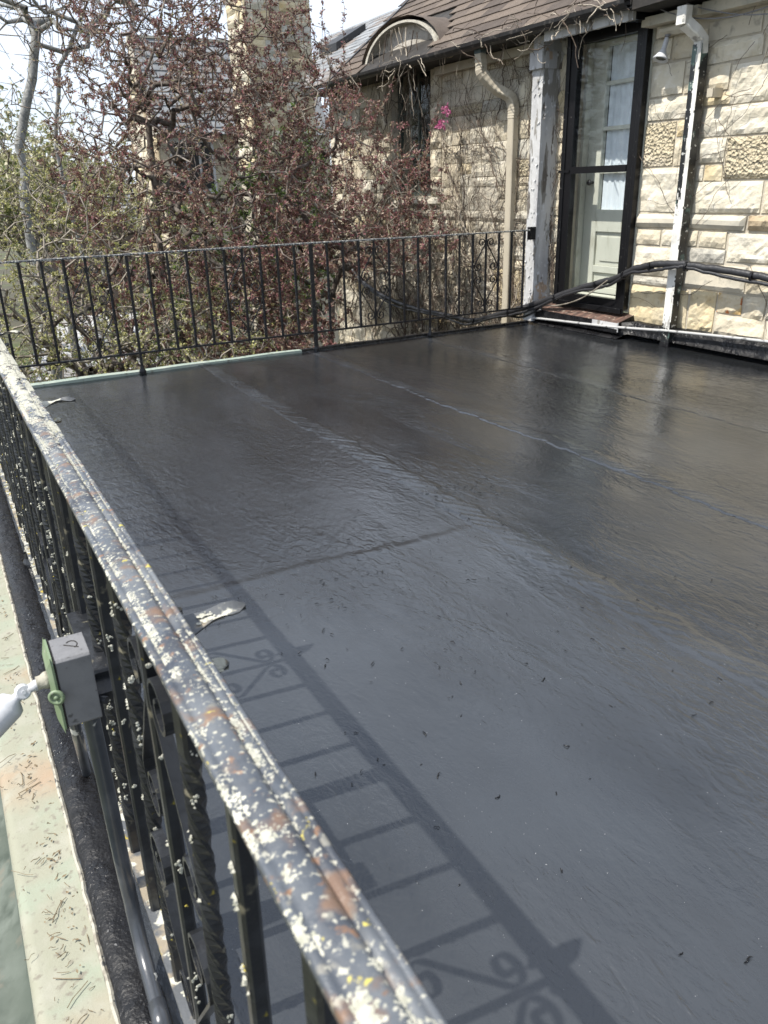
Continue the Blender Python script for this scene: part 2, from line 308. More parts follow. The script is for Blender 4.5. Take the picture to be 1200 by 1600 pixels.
# ------------------------------------------------------------------ ground, paving
g = MB(); g.add([(-300, -300, -3), (300, -300, -3), (300, 400, -3), (-300, 400, -3)], [(0, 1, 2, 3)]); struct(g.build('ground', m_ground))
g = MB(); g.add([(1.6, 21, -2.99), (5.0, 21, -2.99), (7.0, 33, -2.99), (3.4, 33, -2.99)], [(0, 1, 2, 3)]); struct(g.build('driveway', m_pave))

# ------------------------------------------------------------------ roof deck
def make_deck():
    x = np.linspace(.012, 5.14, 280); y = np.linspace(-1.6, 6.0, 520)
    for c in (1.68, 2.60, 3.66): x = np.concatenate([x, np.linspace(c-.07, c+.17, 80)])
    y = np.concatenate([y, np.linspace(2.25, 2.47, 55)]); x = np.unique(np.round(x, 5)); y = np.unique(np.round(y, 5)); nx, ny = len(x), len(y)
    X, Y = np.meshgrid(x, y)
    def wav(seed, sc_, amp):
        r = np.random.default_rng(seed); Z = np.zeros_like(X)
        for k in range(14):
            a = r.uniform(0, 2*PI); f = sc_*r.uniform(.6, 1.7); Z += np.sin((X*math.cos(a)+Y*math.sin(a))*f+r.uniform(0, 6))
        return Z/14*amp
    Z = wav(1, 3., .006)+wav(2, 9, .0016)+wav(3, 24, .0007)
    for sx, wob, st in ((1.68, .010, .0035), (2.60, .012, .0035), (3.66, .016, .0022)):
        c = sx+wob*np.sin(Y*2.1+sx)+.006*np.sin(Y*9)+.004*np.sin(Y*23+1)
        mod = .55+.45*np.sin(Y*5+sx*3)*np.sin(Y*1.7+1)
        rag = .006*np.sin(Y*31+sx)+.004*np.sin(Y*67)+.003*np.sin(Y*113+sx*5)
        rag2 = .009*np.sin(Y*17+sx*2)+.006*np.sin(Y*41+1)
        band = 1/(1+np.exp(-np.clip((X-c-rag)/.003, -40, 40)))*(1-1/(1+np.exp(-np.clip((X-c-.095-rag2)/.005, -40, 40))))
        Z += st*1.15*band*(1+.35*np.sin(Y*61+X*90)*np.sin(Y*23+X*40))+.0022*mod*np.exp(-((X-c-rag)/.007)**2)+.0016*mod*np.exp(-((X-c-.095-rag2)/.008)**2)+.0012*np.exp(-((X-c-.05)/.05)**2)
    cy = 2.40-.045*X+.01*np.sin(X*8)
    msk = 1/(1+np.exp((X-1.75)/.05))
    Z += msk*(-.0026*np.tanh((Y-cy-.006*np.sin(X*40)-.004*np.sin(X*97))/.014)*.5+.0010*np.exp(-((Y-cy+.03)/.02)**2))
    # upturn at the house wall
    Z += .05*np.clip((X-5.06)/.08, 0, 1)**1.5
    jx = .01*np.sin(Y*7)+.006*np.sin(Y*29); jy = .012*np.sin(X*6)+.006*np.sin(X*31)
    sg = lambda a, w_: 1/(1+np.exp(-np.clip(a/w_, -40, 40)))
    L1 = sg(1.70+jx+.03*np.sin(Y*3.1)-X, .045); L2 = sg(2.62+jx-X, .02)*(1-L1); L3 = sg(3.66+jx-X, .05)*(1-L1-L2)
    near = sg(cy+jy+.03*np.sin(X*13)-Y, .045); nf = sg(2.6-Y+.25*np.sin(X*5), .35)
    pool_sheen = sum(np.exp(-((X-c-.05-.012*np.sin(Y*9+c*3))/.045)**4)*(.55+.45*np.sin(Y*4.3+c*5)*np.sin(Y*11+c)) for c in (1.68, 2.60, 3.66))  # seam bands lightened to paint in sky reflected by puddles
    SH = .85*pool_sheen+L1*(.32+.68*near)+L2*(.25+.50*nf)+L3*(.15+.35*nf)+(1-L1-L2-L3)*.10*nf
    V = np.stack([X, Y, Z], -1).reshape(-1, 3)
    i = np.arange((ny-1)*nx).reshape(ny-1, nx)[:, :-1].ravel()
    F = np.stack([i, i+1, i+nx+1, i+nx], 1)
    o = np_mesh('roof_deck', V, F, m_deck, smooth=True); struct(o)
    at = o.data.attributes.new('sheet_and_sheen', 'FLOAT', 'POINT'); at.data.foreach_set('value', SH.ravel().astype(np.float32)); o['label'] = 'freshly coated glossy black flat roof deck'
make_deck()
g = MB(); g.box(.012, 5.14, -1.6, 5.99, -.35, -.03); struct(g.build('deck_base', m_dark))
g = MB(); vs = []; n = 420; us_ = [0, .12, .3, .5, .7, .88, 1.]
for i in range(n+1):
    y = -1.5+7.45*i/n
    for u in us_:
        xx = .016+u*.078+.003*fbm(y*16, u*4); e = math.sin(PI*u)**.4
        vs.append((xx, y, .012+e*(.004+.0035*abs(fbm(xx*60, y*22))+.003*abs(fbm(xx*140, y*60, 5)))-(1-e)*.012))
k_ = len(us_); g.add(vs, [(i*k_+j, i*k_+j+1, (i+1)*k_+j+1, (i+1)*k_+j) for i in range(n) for j in range(k_-1)]); struct(g.build('tar_strip', m_tar, smooth=True))
# tar crumbs and curls
g = MB()
for i in range(560):
    if i < 260: x = random.gauss(1.15, .45); y = random.gauss(2.1, .6)
    elif i < 380: x = random.gauss(1.88, .12); y = random.gauss(2.65, .09)
    elif i < 470: x = random.gauss(3.55, .3); y = random.gauss(3.6, .2)
    else: x = random.uniform(.2, 4.9); y = random.uniform(.2, 5.8)
    if not (.16 < x < 4.95 and .1 < y < 5.9): continue
    s = random.uniform(.0009, .0030); a = random.uniform(0, 6.28)
    nn = random.choice((1, 2, 3)); px, py = x, y
    pts = [Vector((px, py, .004))]
    for k in range(nn+1):
        a += random.uniform(-.9, .9); px += math.cos(a)*s*1.9; py += math.sin(a)*s*1.9; pts.append(Vector((px, py, .004+random.uniform(0, .004))))
    g.tube(pts, s*.55, 4, scale=[.5]+[1]*nn+[.4])
o = g.build('tar_crumbs', m_tar, smooth=True); stuff(o); tag(o, 'small black curls and crumbs of tar scattered on the coated deck', 'tar crumbs')

# far edge, left edge and gutter
g = MB(); n = 120
for i in range(n):
    x0 = -.08+i*(5.02/n); x1 = x0+5.02/n; t0 = .018+.002*math.sin(x0*9); w0 = 6.0-.045*max(0, 1-x0/3.4)
    g.box(x0, x1, w0, 6.045, -.16, t0, 0 if x0 < 2.55 else 1)
o = g.build('roof_edge_trim', [m_edge, m_tar]); struct(o)
g = MB(); n = 260; vs = []
for i in range(n+1):
    y = -1.5+7.5*i/n; d = .004*fbm(y*14, 1.)+.003*fbm(y*40, 5)
    vs += [(.009+d*.6, y, -.004), (.010+d*.8, y, .004), (.014+d*.9, y, .006), (.019+d, y, .002)]
fs = [(4*i+j, 4*i+j+1, 4*i+j+5, 4*i+j+4) for i in range(n) for j in range(3)]
g.add(vs, fs); struct(g.build('chipped_paint_edge', m_chip, smooth=False))
g = MB(); vs = []; ys = [-1.5+7.55*i/60 for i in range(61)]
prof = [(.010, -.004), (-.03, -.008), (-.085, -.014), (-.098, -.016), (-.106, -.03), (-.112, -.075), (-.15, -.10), (-.21, -.095), (-.25, -.06), (-.26, -.02), (-.275, -.02), (-.28, -.25)]
for y in ys: vs += [(a, y, b+.002*math.sin(y*5+a*30)) for a, b in prof]
k = len(prof)
for i in range(60):
    for j in range(k-1):
        g.add([], [])
fs = [(i*k+j, i*k+j+1, (i+1)*k+j+1, (i+1)*k+j) for i in range(60) for j in range(k-1)]
g.add(vs, fs); g.m = [0 if (q % (k-1)) < 4 else 1 for q in range(60*(k-1))]
struct(g.build('copper_eave_sheet', [m_copper, m_gutterg], smooth=True))
# twig litter on the copper
g = MB()
for i in range(120):
    if i < 60: cy = random.choice((1.13, 1.25, 1.42, 1.62, 1.95, 2.35, 2.8))+random.gauss(0, .05)
    else: cy = random.uniform(.8, 3.6)
    x = random.uniform(-.115, .0) if random.random() < .5 else random.gauss(-.03, .025)
    if x > .0 or x < -.2: x = -.06
    a = random.uniform(0, 6.28); l = random.choice((.008, .012, .02, .05)); pts = []; z = -.008 if x > -.1 else -.06
    for k in range(4):
        pts.append((min(x, .0), cy, z+random.uniform(0, .006))); a += random.uniform(-.35, .35); x += math.cos(a)*l/3; cy += math.sin(a)*l/3
    g.tube(pts, random.uniform(.0005, .0011), 4)
for i in range(90):
    cy = random.choice((1.2, 1.4, 1.75, 2.1, 2.6, 3.))+random.gauss(0, .06); x = -.012-abs(random.gauss(0, .02)); a = random.uniform(0, 6)
    s = random.uniform(.002, .006); q = [(x+math.cos(a+t)*s*w_, cy+math.sin(a+t)*s*w_, -.004+random.uniform(0, .004)) for t, w_ in ((0, 1.3), (1.5, .6), (3.1, 1.2), (4.6, .6))]
    g.add(q, [(0, 1, 2, 3)])
o = g.build('twig_litter', m_dry[0]); stuff(o); tag(o, 'dry twigs and leaf crumbs lying on the green copper edge', 'twigs')

# ------------------------------------------------------------------ railings
def sq(w, c=.18):
    h = w/2; k = h*(1-c*2)
    return [(h, -k), (h, k), (k, h), (-k, h), (-h, k), (-h, -k), (-k, -h), (k, -h)]
def scroll_path(su, sz):
    P = []
    c1 = (.050, .262); r = .040
    for i in range(22, -1, -1):      # inner to outer, ends on the diagonal
        t = i/22; a = math.radians(222-t*470); rr = r*(1-.72*t); P.append((c1[0]+math.cos(a)*rr, c1[1]+math.sin(a)*rr))
    c2 = (.083, .060); r = .045
    for i in range(23):
        t = i/22; a = math.radians(48-t*480); rr = r*(1-.74*t); P.append((c2[0]+math.cos(a)*rr, c2[1]+math.sin(a)*rr))
    return [(su*a, sz*b) for a, b in P]
def scroll_mesh(origin, along, su, sz, w=.013, t=.0045, zc=.5):
    g = MB(); A = Vector(along); o = Vector(origin); nrm = A.cross(Vector((0, 0, 1)))
    P = [o+A*a+Vector((0, 0, zc+b)) for a, b in scroll_path(su, sz)]
    g.sweep(P, [(t/2, -w/2), (t/2, w/2), (-t/2, w/2), (-t/2, -w/2)], upv=tuple(nrm)); return g
def bar_mesh(w, z0, z1, twisted=False, n=1):
    g = MB()
    if twisted:
        N = 72; pts = [(0, 0, z0+(z1-z0)*i/N) for i in range(N+1)]
        tw = [min(max((p[2]-z0-.07)/(z1-z0-.14), 0), 1)*2*PI*3.2 for p in pts]
        g.sweep(pts, sq(w), upv=(0, 1, 0), twist=tw)
    else:
        g.sweep([(0, 0, z0), (0, 0, z1)], sq(w), upv=(0, 1, 0))
    return g
capx = [p_[0] for p_ in ((-.0220, 0), (-.0175, 0), (-.0160, 0), (-.013, 0), (-.008, 0), (-.002, 0), (.003, 0), (.0065, 0), (.0080, 0), (.0095, 0), (.0110, 0), (.0165, 0), (.0178, 0), (.0190, 0), (.0220, 0))]
capy = [.0028, .0030, .0018, .0036, .0056, .0062, .0058, .0042, .0012, .0010, .0030, .0034, .0016, .0030, .0028]
capz = lambda a: float(np.interp(a, capx, capy))
def lichen_blobs(spots, name, m, parent, rr=(.0018, .004), lobes=(6, 16), spread=.006, h=.0012, xlim=None):
    """spots: (point, normal, tangent)"""
    g = MB()
    for p, nrm, tn in spots:
        p = Vector(p); nrm = Vector(nrm).normalized(); tn = Vector(tn).normalized(); bt = nrm.cross(tn)
        k = random.randint(*lobes); sp = spread*random.uniform(.5, 1.3)
        for q in range(k):
            c = p+tn*random.gauss(0, sp)+bt*random.gauss(0, sp*.7)
            if xlim and abs(p.x-RX) < .024: c.x = min(max(c.x, RX-xlim), RX+xlim); c.z = RZ+capz(c.x-RX)+.0001
            r = random.uniform(*rr); nv = 6
            vs = [c+nrm*h*random.uniform(.8, 1.8)]; a0 = random.uniform(0, 6)
            for j in range(nv):
                a = a0+2*PI*j/nv; r2 = r*random.uniform(.7, 1.25); vs.append(c+tn*math.cos(a)*r2+bt*math.sin(a)*r2)
            g.add(vs, [(0, 1+j, 1+(j+1) % nv) for j in range(nv)])
    o = g.build(name, m, parent, smooth=True); stuff(o); return o

cap_prof = [(-.0235, -.006), (-.0235, .0008), (-.0220, .0028), (-.0175, .0030), (-.0160, .0018), (-.013, .0036), (-.008, .0056), (-.002, .0062), (.003, .0058), (.0065, .0042), (.0080, .0012), (.0095, .0010), (.0110, .0030), (.0165, .0034), (.0178, .0016), (.0190, .0030), (.0220, .0028), (.0235, .0008), (.0235, -.006), (.0165, -.009), (-.0165, -.009)]
Lr = thing('wrought_iron_railing', 'near lichen-crusted black iron railing running along the left edge of the deck', 'railing', loc=(.127, .9, 0))
Lr.matrix_world = Matrix.Translation((.127, .9, 0)); LO = Vector((.127, .9, 0))
def rel(o, org): # shift mesh into local space of a parent standing at org
    o.data.transform(Matrix.Translation(-Vector(org))); return o
RX, RZ = .127, .853
g = MB(); ys = [-.75+6.68*i/150 for i in range(151)]
g.sweep([(RX+.0012*math.sin(y*2.3), y, RZ+.0015*math.sin(y*1.7)) for y in ys], [(a, b) for a, b in cap_prof])
rel(g.build('top_rail', m_railtop, Lr, smooth=True), LO)
g = MB(); g.sweep([(.1065+.004*math.sin(y*1.1), y, .148) for y in ys], [(-.0155, -.006), (-.0155, .006), (.0155, .006), (.0155, -.006)])
rel(g.build('bottom_rail', m_brail, Lr), LO)
meshes = {}
for key, gm in (('p', bar_mesh(.0165, .154, .846)), ('t', bar_mesh(.0175, .154, .846, True))):
    o = gm.build('baluster', m_iron); meshes[key] = o.data; bpy.data.objects.remove(o)
k0 = 0; idx = 0; lean = math.atan2(.009, .69)
for k in range(-11, 36):
    y = .883+.143*k
    if y > 5.86: break
    post = k in (9, 19, 29, -1-6)
    tw = (k % 2 == 0)
    if k == -1: tw = False
    o = bpy.data.objects.new('baluster', meshes['t' if tw else 'p']); C.objects.link(o); o.parent = Lr
    x0 = .1085
    o.matrix_local = Matrix.Translation(Vector((x0-.0016, y, 0))-LO) @ Matrix.Rotation(lean, 4, 'Y')
for y in (1.335, 2.9, 4.45):
    g = MB(); g.sweep([(.108, y, .0), (.119, y, .846)], sq(.030), upv=(0, 1, 0)); g.lathe([(.034, .0), (.03, .012), (.02, .03), (.018, .05)], (.108, y, 0), (0, 0, 1), 10)
    rel(g.build('post', m_iron, Lr), LO)
for c in (-.40, .74, 1.884, 3.028, 4.172, 5.316):
    for su in (-1, 1):
        for sz in (-1, 1): rel(scroll_mesh((.113+sz*.004, c, 0), (0, 1, 0), su, sz, .015).build('scroll', m_iron, Lr), LO)
# leaf ornaments on the scroll panels
def leaf_mesh(base, tip, w, curl, nrm, n=8):
    g = MB(); b = Vector(base); t = Vector(tip); d = t-b; side = d.cross(Vector(nrm)).normalized(); N = side.cross(d).normalized()
    top = []; th = .0016
    for i in range(n+1):
        s = i/n; wd = w*math.sin(PI*min(1, s*.93+.07))**.75*(1-.25*s); c = b+d*s+N*(curl*math.sin(PI*s)*d.length)
        wave = .004*math.sin(s*9)
        top.append([c-side*wd+N*(.006+wave), c-side*wd*.5+N*.002, c, c+side*wd*.5+N*.002, c+side*wd+N*(.006-wave)])
    for off, flip in ((0, 0), (-th, 1)):
        vs = [q+N*off for r in top for q in r]; fs = []
        for i in range(n):
            for j in range(4):
                f = (i*5+j, i*5+j+1, (i+1)*5+j+1, (i+1)*5+j); fs.append(f[::-1] if flip else f)
        g.add(vs, fs)
    return g, top
lspots = []
for c in (.74, 1.884, 3.028, 4.172):
    for base, tip, wd, cu in (((.145, c+.015, .800), (.238, c+.030, .806), .0215, .06), ((.140, c-.012, .790), (.192, c-.035, .778), .020, -.10), ((.135, c+.035, .796), (.165, c+.050, .792), .016, .12),
                              ((.130, c+.03, .790), (.175, c+.07, .800), .016, .18), ((.128, c-.018, .800), (.158, c-.030, .800), .013, .1)):
        gm, top = leaf_mesh(base, tip, wd, cu, (0, 0, 1)); rel(gm.build('leaf_ornament', m_brail, Lr, smooth=True), LO)
        if tip[0] > .19:
            for q in range(3):
                r = top[random.randint(3, 6)]; lspots.append((r[random.randint(1, 3)]+Vector((0, 0, .001)), (0, 0, 1), (1, .3, 0)))
# lichens: density follows a noise field along the rail
sp_w, sp_y, sp_r = [], [], []
while len(sp_w) < 2100:
    y = random.uniform(.12, 4.6); a = random.choice((random.uniform(-.0225, -.006), random.uniform(.002, .0225), random.uniform(-.02, .02)))
    d = 1.3*fbm(y*9, a*70, 3.)+.22*min(y, 1.6)/1.6-.14
    if y < .42: d -= .22
    if d < random.uniform(-.10, .30): continue
    z = RZ+(.0060 if -.008 < a < .004 else .0042 if -.013 < a < .0065 else .0028)
    sp_w.append(((RX+a, y, z), (a*25, 0, 1), (0, 1, 0)))
for _ in range(9):
    a = random.choice((-.0205, -.0222, .0215)); y = random.uniform(.18, 3.2); sp_y.append(((RX+a, y, RZ+.0027), (0, 0, 1), (0, 1, 0)))
rel(lichen_blobs(sp_w+lspots, 'lichen', m_lichen, Lr, (.0012, .0030), (14, 34), .0050, .0008, .0212), LO)
rel(lichen_blobs(sp_y, 'yellow_lichen', m_lichy, Lr, (.0005, .0011), (8, 20), .0032, .0004, .0212), LO)
sb = []; sby = []
for _ in range(360):
    k = random.randint(-3, 22); y = .883+.143*k; z = random.uniform(.2, .8); x = .109+(z-.15)*.013
    side = random.random()
    if side < .6: P_ = (x-.002, y-.0092, z); N_ = (0, -1, 0); T_ = (0, 0, 1)
    else: P_ = (x-.0092, y, z); N_ = (-1, 0, 0); T_ = (0, 0, 1)
    if k % 2 and random.random() < .6: continue
    (sb if random.random() < .9 else sby).append((P_, N_, T_))
for _ in range(520):
    y = random.uniform(.5, 4.8)
    if y < 1.25 and random.random() < .75: continue
    (sb if random.random() < .8 else sby).append(((.1065+random.uniform(-.015, .015), y, .1545), (0, 0, 1), (0, 1, 0)))
rel(lichen_blobs(sb, 'baluster_lichen', m_lichen, Lr, (.0012, .0030), (3, 10), .0035, .0022), LO)
rel(lichen_blobs(sby, 'baluster_yellow_lichen', m_lichy, Lr, (.0008, .0018), (3, 8), .0035, .0012), LO)

# far railing
FO = Vector((2.6, 5.96, 0))
Fr = thing('wrought_iron_railing', 'black iron scroll railing along the far edge of the deck in front of the trees', 'railing', loc=FO); Fr.matrix_world = Matrix.Translation(FO)
FY = 5.96
g = MB(); g.sweep([(x, FY, .846+.004*math.sin(x*.9)) for x in [.127+4.76*i/40 for i in range(41)]], [(-.019, -.006), (-.019, .003), (-.010, .007), (.010, .007), (.019, .003), (.019, -.006)])
rel(g.build('top_rail', m_fartop, Fr), FO)
g = MB(); g.sweep([(x, FY, .155) for x in [.127+4.76*i/40 for i in range(41)]], [(-.014, -.006), (-.014, .006), (.014, .006), (.014, -.006)])
rel(g.build('bottom_rail', m_ironfar, Fr), FO)
mk = {}
for key, gm in (('p', bar_mesh(.0175, .158, .842)), ('t', bar_mesh(.019, .158, .842, True))):
    o = gm.build('baluster', m_ironfar); mk[key] = o.data; bpy.data.objects.remove(o)
posts = {6: 1.247, 16: 2.676, 24: 3.79}
for k in range(0, 32):
    x = .394+.1425*k
    if k in posts: continue
    o = bpy.data.objects.new('baluster', mk['t' if k % 2 else 'p']); C.objects.link(o); o.parent = Fr; o.matrix_local = Matrix.Translation(Vector((x, FY, 0))-FO)
for k, x in posts.items():
    w_ = .030 if k == 16 else .019
    g = MB(); g.sweep([(x, FY, .0), (x, FY, .84)], sq(w_), upv=(0, 1, 0)); g.lathe([(.026, .006), (.026, .02), (.017, .038), (.012, .06)], (x, FY, 0), (0, 0, 1), 10)
    rel(g.build('post', m_ironfar, Fr), FO)
for c in (.965, 2.105, 3.245, 4.385):
    for su in (-1, 1):
        for sz in (-1, 1): rel(scroll_mesh((c, FY, 0), (1, 0, 0), su, sz, .012, .006).build('scroll', m_ironfar, Fr), FO)
g = MB(); g.box(4.86, 4.925, FY-.02, FY+.02, .76, .87); rel(g.build('wall_bracket', m_ironfar, Fr), FO)

# ------------------------------------------------------------------ junction box, flood lamp, conduits (left foreground)
B = thing('junction_box', 'grey electrical junction box with green cover mounted on the near railing', 'junction box', loc=(.06, 1.08, .53))
BO = Vector((.06, 1.08, .53)); B.matrix_world = Matrix.Translation(BO)
def bevel_box(g, x0, x1, y0, y1, z0, z1, b, m=0):
    # extrude a chamfered rectangle along x
    cs = [(y0+b, z0), (y1-b, z0), (y1, z0+b), (y1, z1-b), (y1-b, z1), (y0+b, z1), (y0, z1-b), (y0, z0+b)]
    vs = [(x0, a, c) for a, c in cs]+[(x1, a, c) for a, c in cs]
    g.add(vs, [tuple(range(7, -1, -1)), tuple(range(8, 16))]+[(j, (j+1) % 8, 8+(j+1) % 8, 8+j) for j in range(8)], m)
g = MB(); bevel_box(g, .040, .088, 1.043, 1.112, .533, .648, .004)
ob = g.build('box_body', m_plast, B); rel(ob, BO)
bv = ob.modifiers.new('bevel', 'BEVEL'); bv.width = .0012; bv.segments = 2
g = MB(); g.tube([(.068+.008*math.cos(a), 1.078+.011*math.sin(a), .6482) for a in [i*PI/8 for i in range(-3, 7)]], .0009, 5); g.tube([(.058, 1.082, .6485), (.076, 1.066, .6485)], .0009, 5)
rel(g.build('knockout', m_dark, B), BO)
g = MB(); bevel_box(g, .0375, .0402, 1.0425, 1.1125, .532, .649, .004); rel(g.build('gasket', m_dark, B), BO)
g = MB(); bevel_box(g, .0345, .0375, 1.040, 1.115, .529, .652, .008)
cs = [(1.040, .529), (1.115, .529), (1.115, .652), (1.040, .652)]; ci = [(1.055, .548), (1.100, .548), (1.100, .633), (1.055, .633)]
vs = [(.0345, a, b) for a, b in cs]+[(.0285, a, b) for a, b in ci]
g.add(vs, [(0, 1, 5, 4), (1, 2, 6, 5), (2, 3, 7, 6), (3, 0, 4, 7), (4, 5, 6, 7)])
oc = g.build('cover', m_boxg, B); rel(oc, BO)
g = MB(); g.lathe([(0, .0), (.006, .0), (.007, .002), (.011, .004), (.012, .008), (.008, .010), (.007, .007), (.003, .007), (.003, .010), (0, .010)], (.036, 1.046, .592), (-.45, -.85, .1), 20)
rel(g.build("cover_knob", m_boxg, oc, smooth=True), BO) 
for yy_, zz_ in ((1.0475, .640), (1.108, .640), (1.0475, .541), (1.108, .541)):
    g = MB(); g.lathe([(0, -.001), (.0022, -.001), (.0026, -.0004), (.0026, .001)], (.0335, yy_, zz_), (1, 0, 0), 10); rel(g.build('screw', m_galv, oc), BO)
g = MB(); g.tube([(.098, 1.045, .56), (.086, 1.06, .56)], .006, 6); g.box(.086, .118, 1.055, 1.10, .555, .567); g.box(.086, .118, 1.10, 1.32, .555, .575)
rel(g.build('mount_bracket', m_iron, B), BO)

Fl = thing('flood_lamp', 'white swivel flood lamp reaching left from the green junction box cover', 'lamp', loc=(.02, 1.08, .585)); FLO = Vector((.02, 1.08, .585)); Fl.matrix_world = Matrix.Translation(FLO)
g = MB(); g.lathe([(0, 0), (.013, 0), (.013, .006), (.010, .012), (.010, .018)], (.031, 1.082, .600), (-1, .05, -.1), 20); rel(g.build('hub', m_chip, Fl, smooth=True), FLO)
g = MB(); ax = Vector((-1, .05, -.25)).normalized(); st = Vector((.018, 1.083, .597))
g.lathe([(.0085, -.004)]+[(.0088 if i % 2 else .0078, i*.0009) for i in range(10)]+[(.007, .010), (.0065, .024), (0, .024)], st, ax, 18)
rel(g.build('threaded_arm', m_whitep, Fl, smooth=True), FLO)
g = MB(); e = st+ax*.026; g.lathe([(0, -.008), (.009, -.008), (.011, -.006), (.011, .006), (.009, .008), (0, .008)], e, (.1, -.9, .35), 18)
g.lathe([(.003, .008), (.003, .010), (0, .010)], e, (.1, -.9, .35), 10); rel(g.build('swivel_joint', m_whitep, Fl, smooth=False), FLO)
g = MB(); ax2 = Vector((-.80, .02, -.62)).normalized(); g.lathe([(0, .006), (.007, .006), (.008, .014), (.020, .022), (.022, .028), (.023, .075), (.036, .11), (.038, .14), (.034, .141), (0, .13)], e, ax2, 24)
rel(g.build('lamp_housing', m_whitep, Fl, smooth=True), FLO)

g = MB(); g.tube(smooth_path([(.075, 1.085, .54), (.076, 1.088, .40), (.077, 1.092, .22), (.078, 1.085, .11), (.077, 1.04, .048), (.0755, .96, .030), (.071, .80, .028), (.068, .5, .028), (.066, -.5, .028)], 6), .0125, 12)
g.tube([(.0755, .955, .030), (.0735, .90, .029)], .0142, 12)
tag(g.build('electrical_conduit', m_conduit, smooth=True), 'black painted conduit curving down from the junction box and along the railing foot', 'conduit')
g = MB(); g.tube(smooth_path([(.060, 1.31, .42), (.064, 1.36, .30), (.069, 1.45, .20), (.074, 1.55, .09), (.077, 1.60, .02)], 6), .0105, 10)
tag(g.build('electrical_conduit', m_conduit, smooth=True), 'short dark conduit stub behind the junction box above the tar strip', 'conduit')

# ------------------------------------------------------------------ house
H = thing('stone_house', 'pale limestone house with brown shingled roof along the right side of the deck', 'house', loc=(5.3, 6, -3)); HO = Vector((5.3, 6, -3)); H.matrix_world = Matrix.Translation(HO)
WX = 5.15
DY0, DY1, DZ0, DZ1 = 4.935, 5.80, .13, 2.42       # door hole
WY0, WY1, WZ0, WZ1 = 8.06, 8.95, 1.13, 2.46       # window hole
g = MB()   # mortar face built round the openings
def wallrect(y0, y1, z0, z1): g.box(WX+.004, WX+.30, y0, y1, z0, z1)
wallrect(-3, DY0, -3, 2.6); wallrect(DY0, DY1, -3, DZ0); wallrect(DY0, DY1, DZ1, 2.6); wallrect(DY1, WY0, -3, 2.6)
wallrect(WY0, WY1, -3, WZ0); wallrect(WY0, WY1, WZ1, 2.6); wallrect(WY1, 10.6, -3, 2.6)
g.box(WX+.30, 9, 10.35, 10.6, -3, 2.6); g.box(WX+.3, 9, -3, -2.8, -3, 2.6)
wall = rel(g.build('wall', m_mortar, H), HO)

def stone_mesh(y0, y1, z0, z1, kind, seed, x=WX, proud=None, res=.038, ax='x', irregular=True):
    r = random.Random(seed); gap = .0045; y0 += gap; y1 -= gap; z0 += gap; z1 -= gap
    ny = max(3, min(20, int((y1-y0)/res))); nz_ = max(3, min(11, int((z1-z0)/res)))
    pr = (proud if proud is not None else {'smooth': .008, 'pitted': .012}.get(kind, .011))
    rough = {'smooth': .002, 'pitted': .004}.get(kind, .015)
    tilt = r.uniform(-.01, .01); tz = r.uniform(-.008, .008); vs = []; s0 = r.uniform(0, 50)
    c = [[r.uniform(-.009, .009) if irregular else 0 for _ in range(2)] for _ in range(4)]
    fy = r.uniform(.2, .8)
    for j in range(nz_+1):
        v = j/nz_
        for i in range(ny+1):
            u = i/ny; e = min(u, 1-u)*(y1-y0); f = min(v, 1-v)*(z1-z0); d = min(e, f)
            k = min(1, d/.022); k = .25+.75*k**.6 if d > 0 else .25
            yy = y0+(y1-y0)*u; zz = z0+(z1-z0)*v
            oy = (c[0][0]*(1-u)*(1-v)+c[1][0]*u*(1-v)+c[2][0]*(1-u)*v+c[3][0]*u*v)*(.6)
            oz = (c[0][1]*(1-u)*(1-v)+c[1][1]*u*(1-v)+c[2][1]*(1-u)*v+c[3][1]*u*v)*(.6)
            h = pr*k+(fbm(yy*6+s0, zz*8, s0)*rough+abs(fbm(yy*17+s0, zz*15, s0))*rough*.9+fbm(yy*34, zz*34, s0)*rough*.3)*k
            h += (tilt*(u-.5)+tz*(v-.5))*k*2 + (pr*.22*(1-abs(u-fy)*2))*k*(0 if kind == 'smooth' else 1)
            vs.append((x-.001-max(h, -.002), yy+oy, zz+oz))
    n = ny+1; fs = [(j*n+i+1, j*n+i, (j+1)*n+i, (j+1)*n+i+1) for j in range(nz_) for i in range(ny)]
    b = len(vs); edge = [i for i in range(n)]+[j*n+ny for j in range(1, nz_+1)]+[nz_*n+i for i in range(ny-1, -1, -1)]+[j*n for j in range(nz_-1, 0, -1)]
    for q in edge: vs.append((x+.02, vs[q][1], vs[q][2]))
    m = len(edge)
    for q in range(m): fs.append((edge[q], edge[(q+1) % m], b+(q+1) % m, b+q))
    if ax == 'y': vs = [(a[1], a[0], a[2]) for a in vs]; fs = [f[::-1] for f in fs]
    return vs, fs
S = []   # (y0,y1,z0,z1,kind,proud)
def A(*a): S.append(tuple(a)+(None,)*(6-len(a)))
K = 'cream'
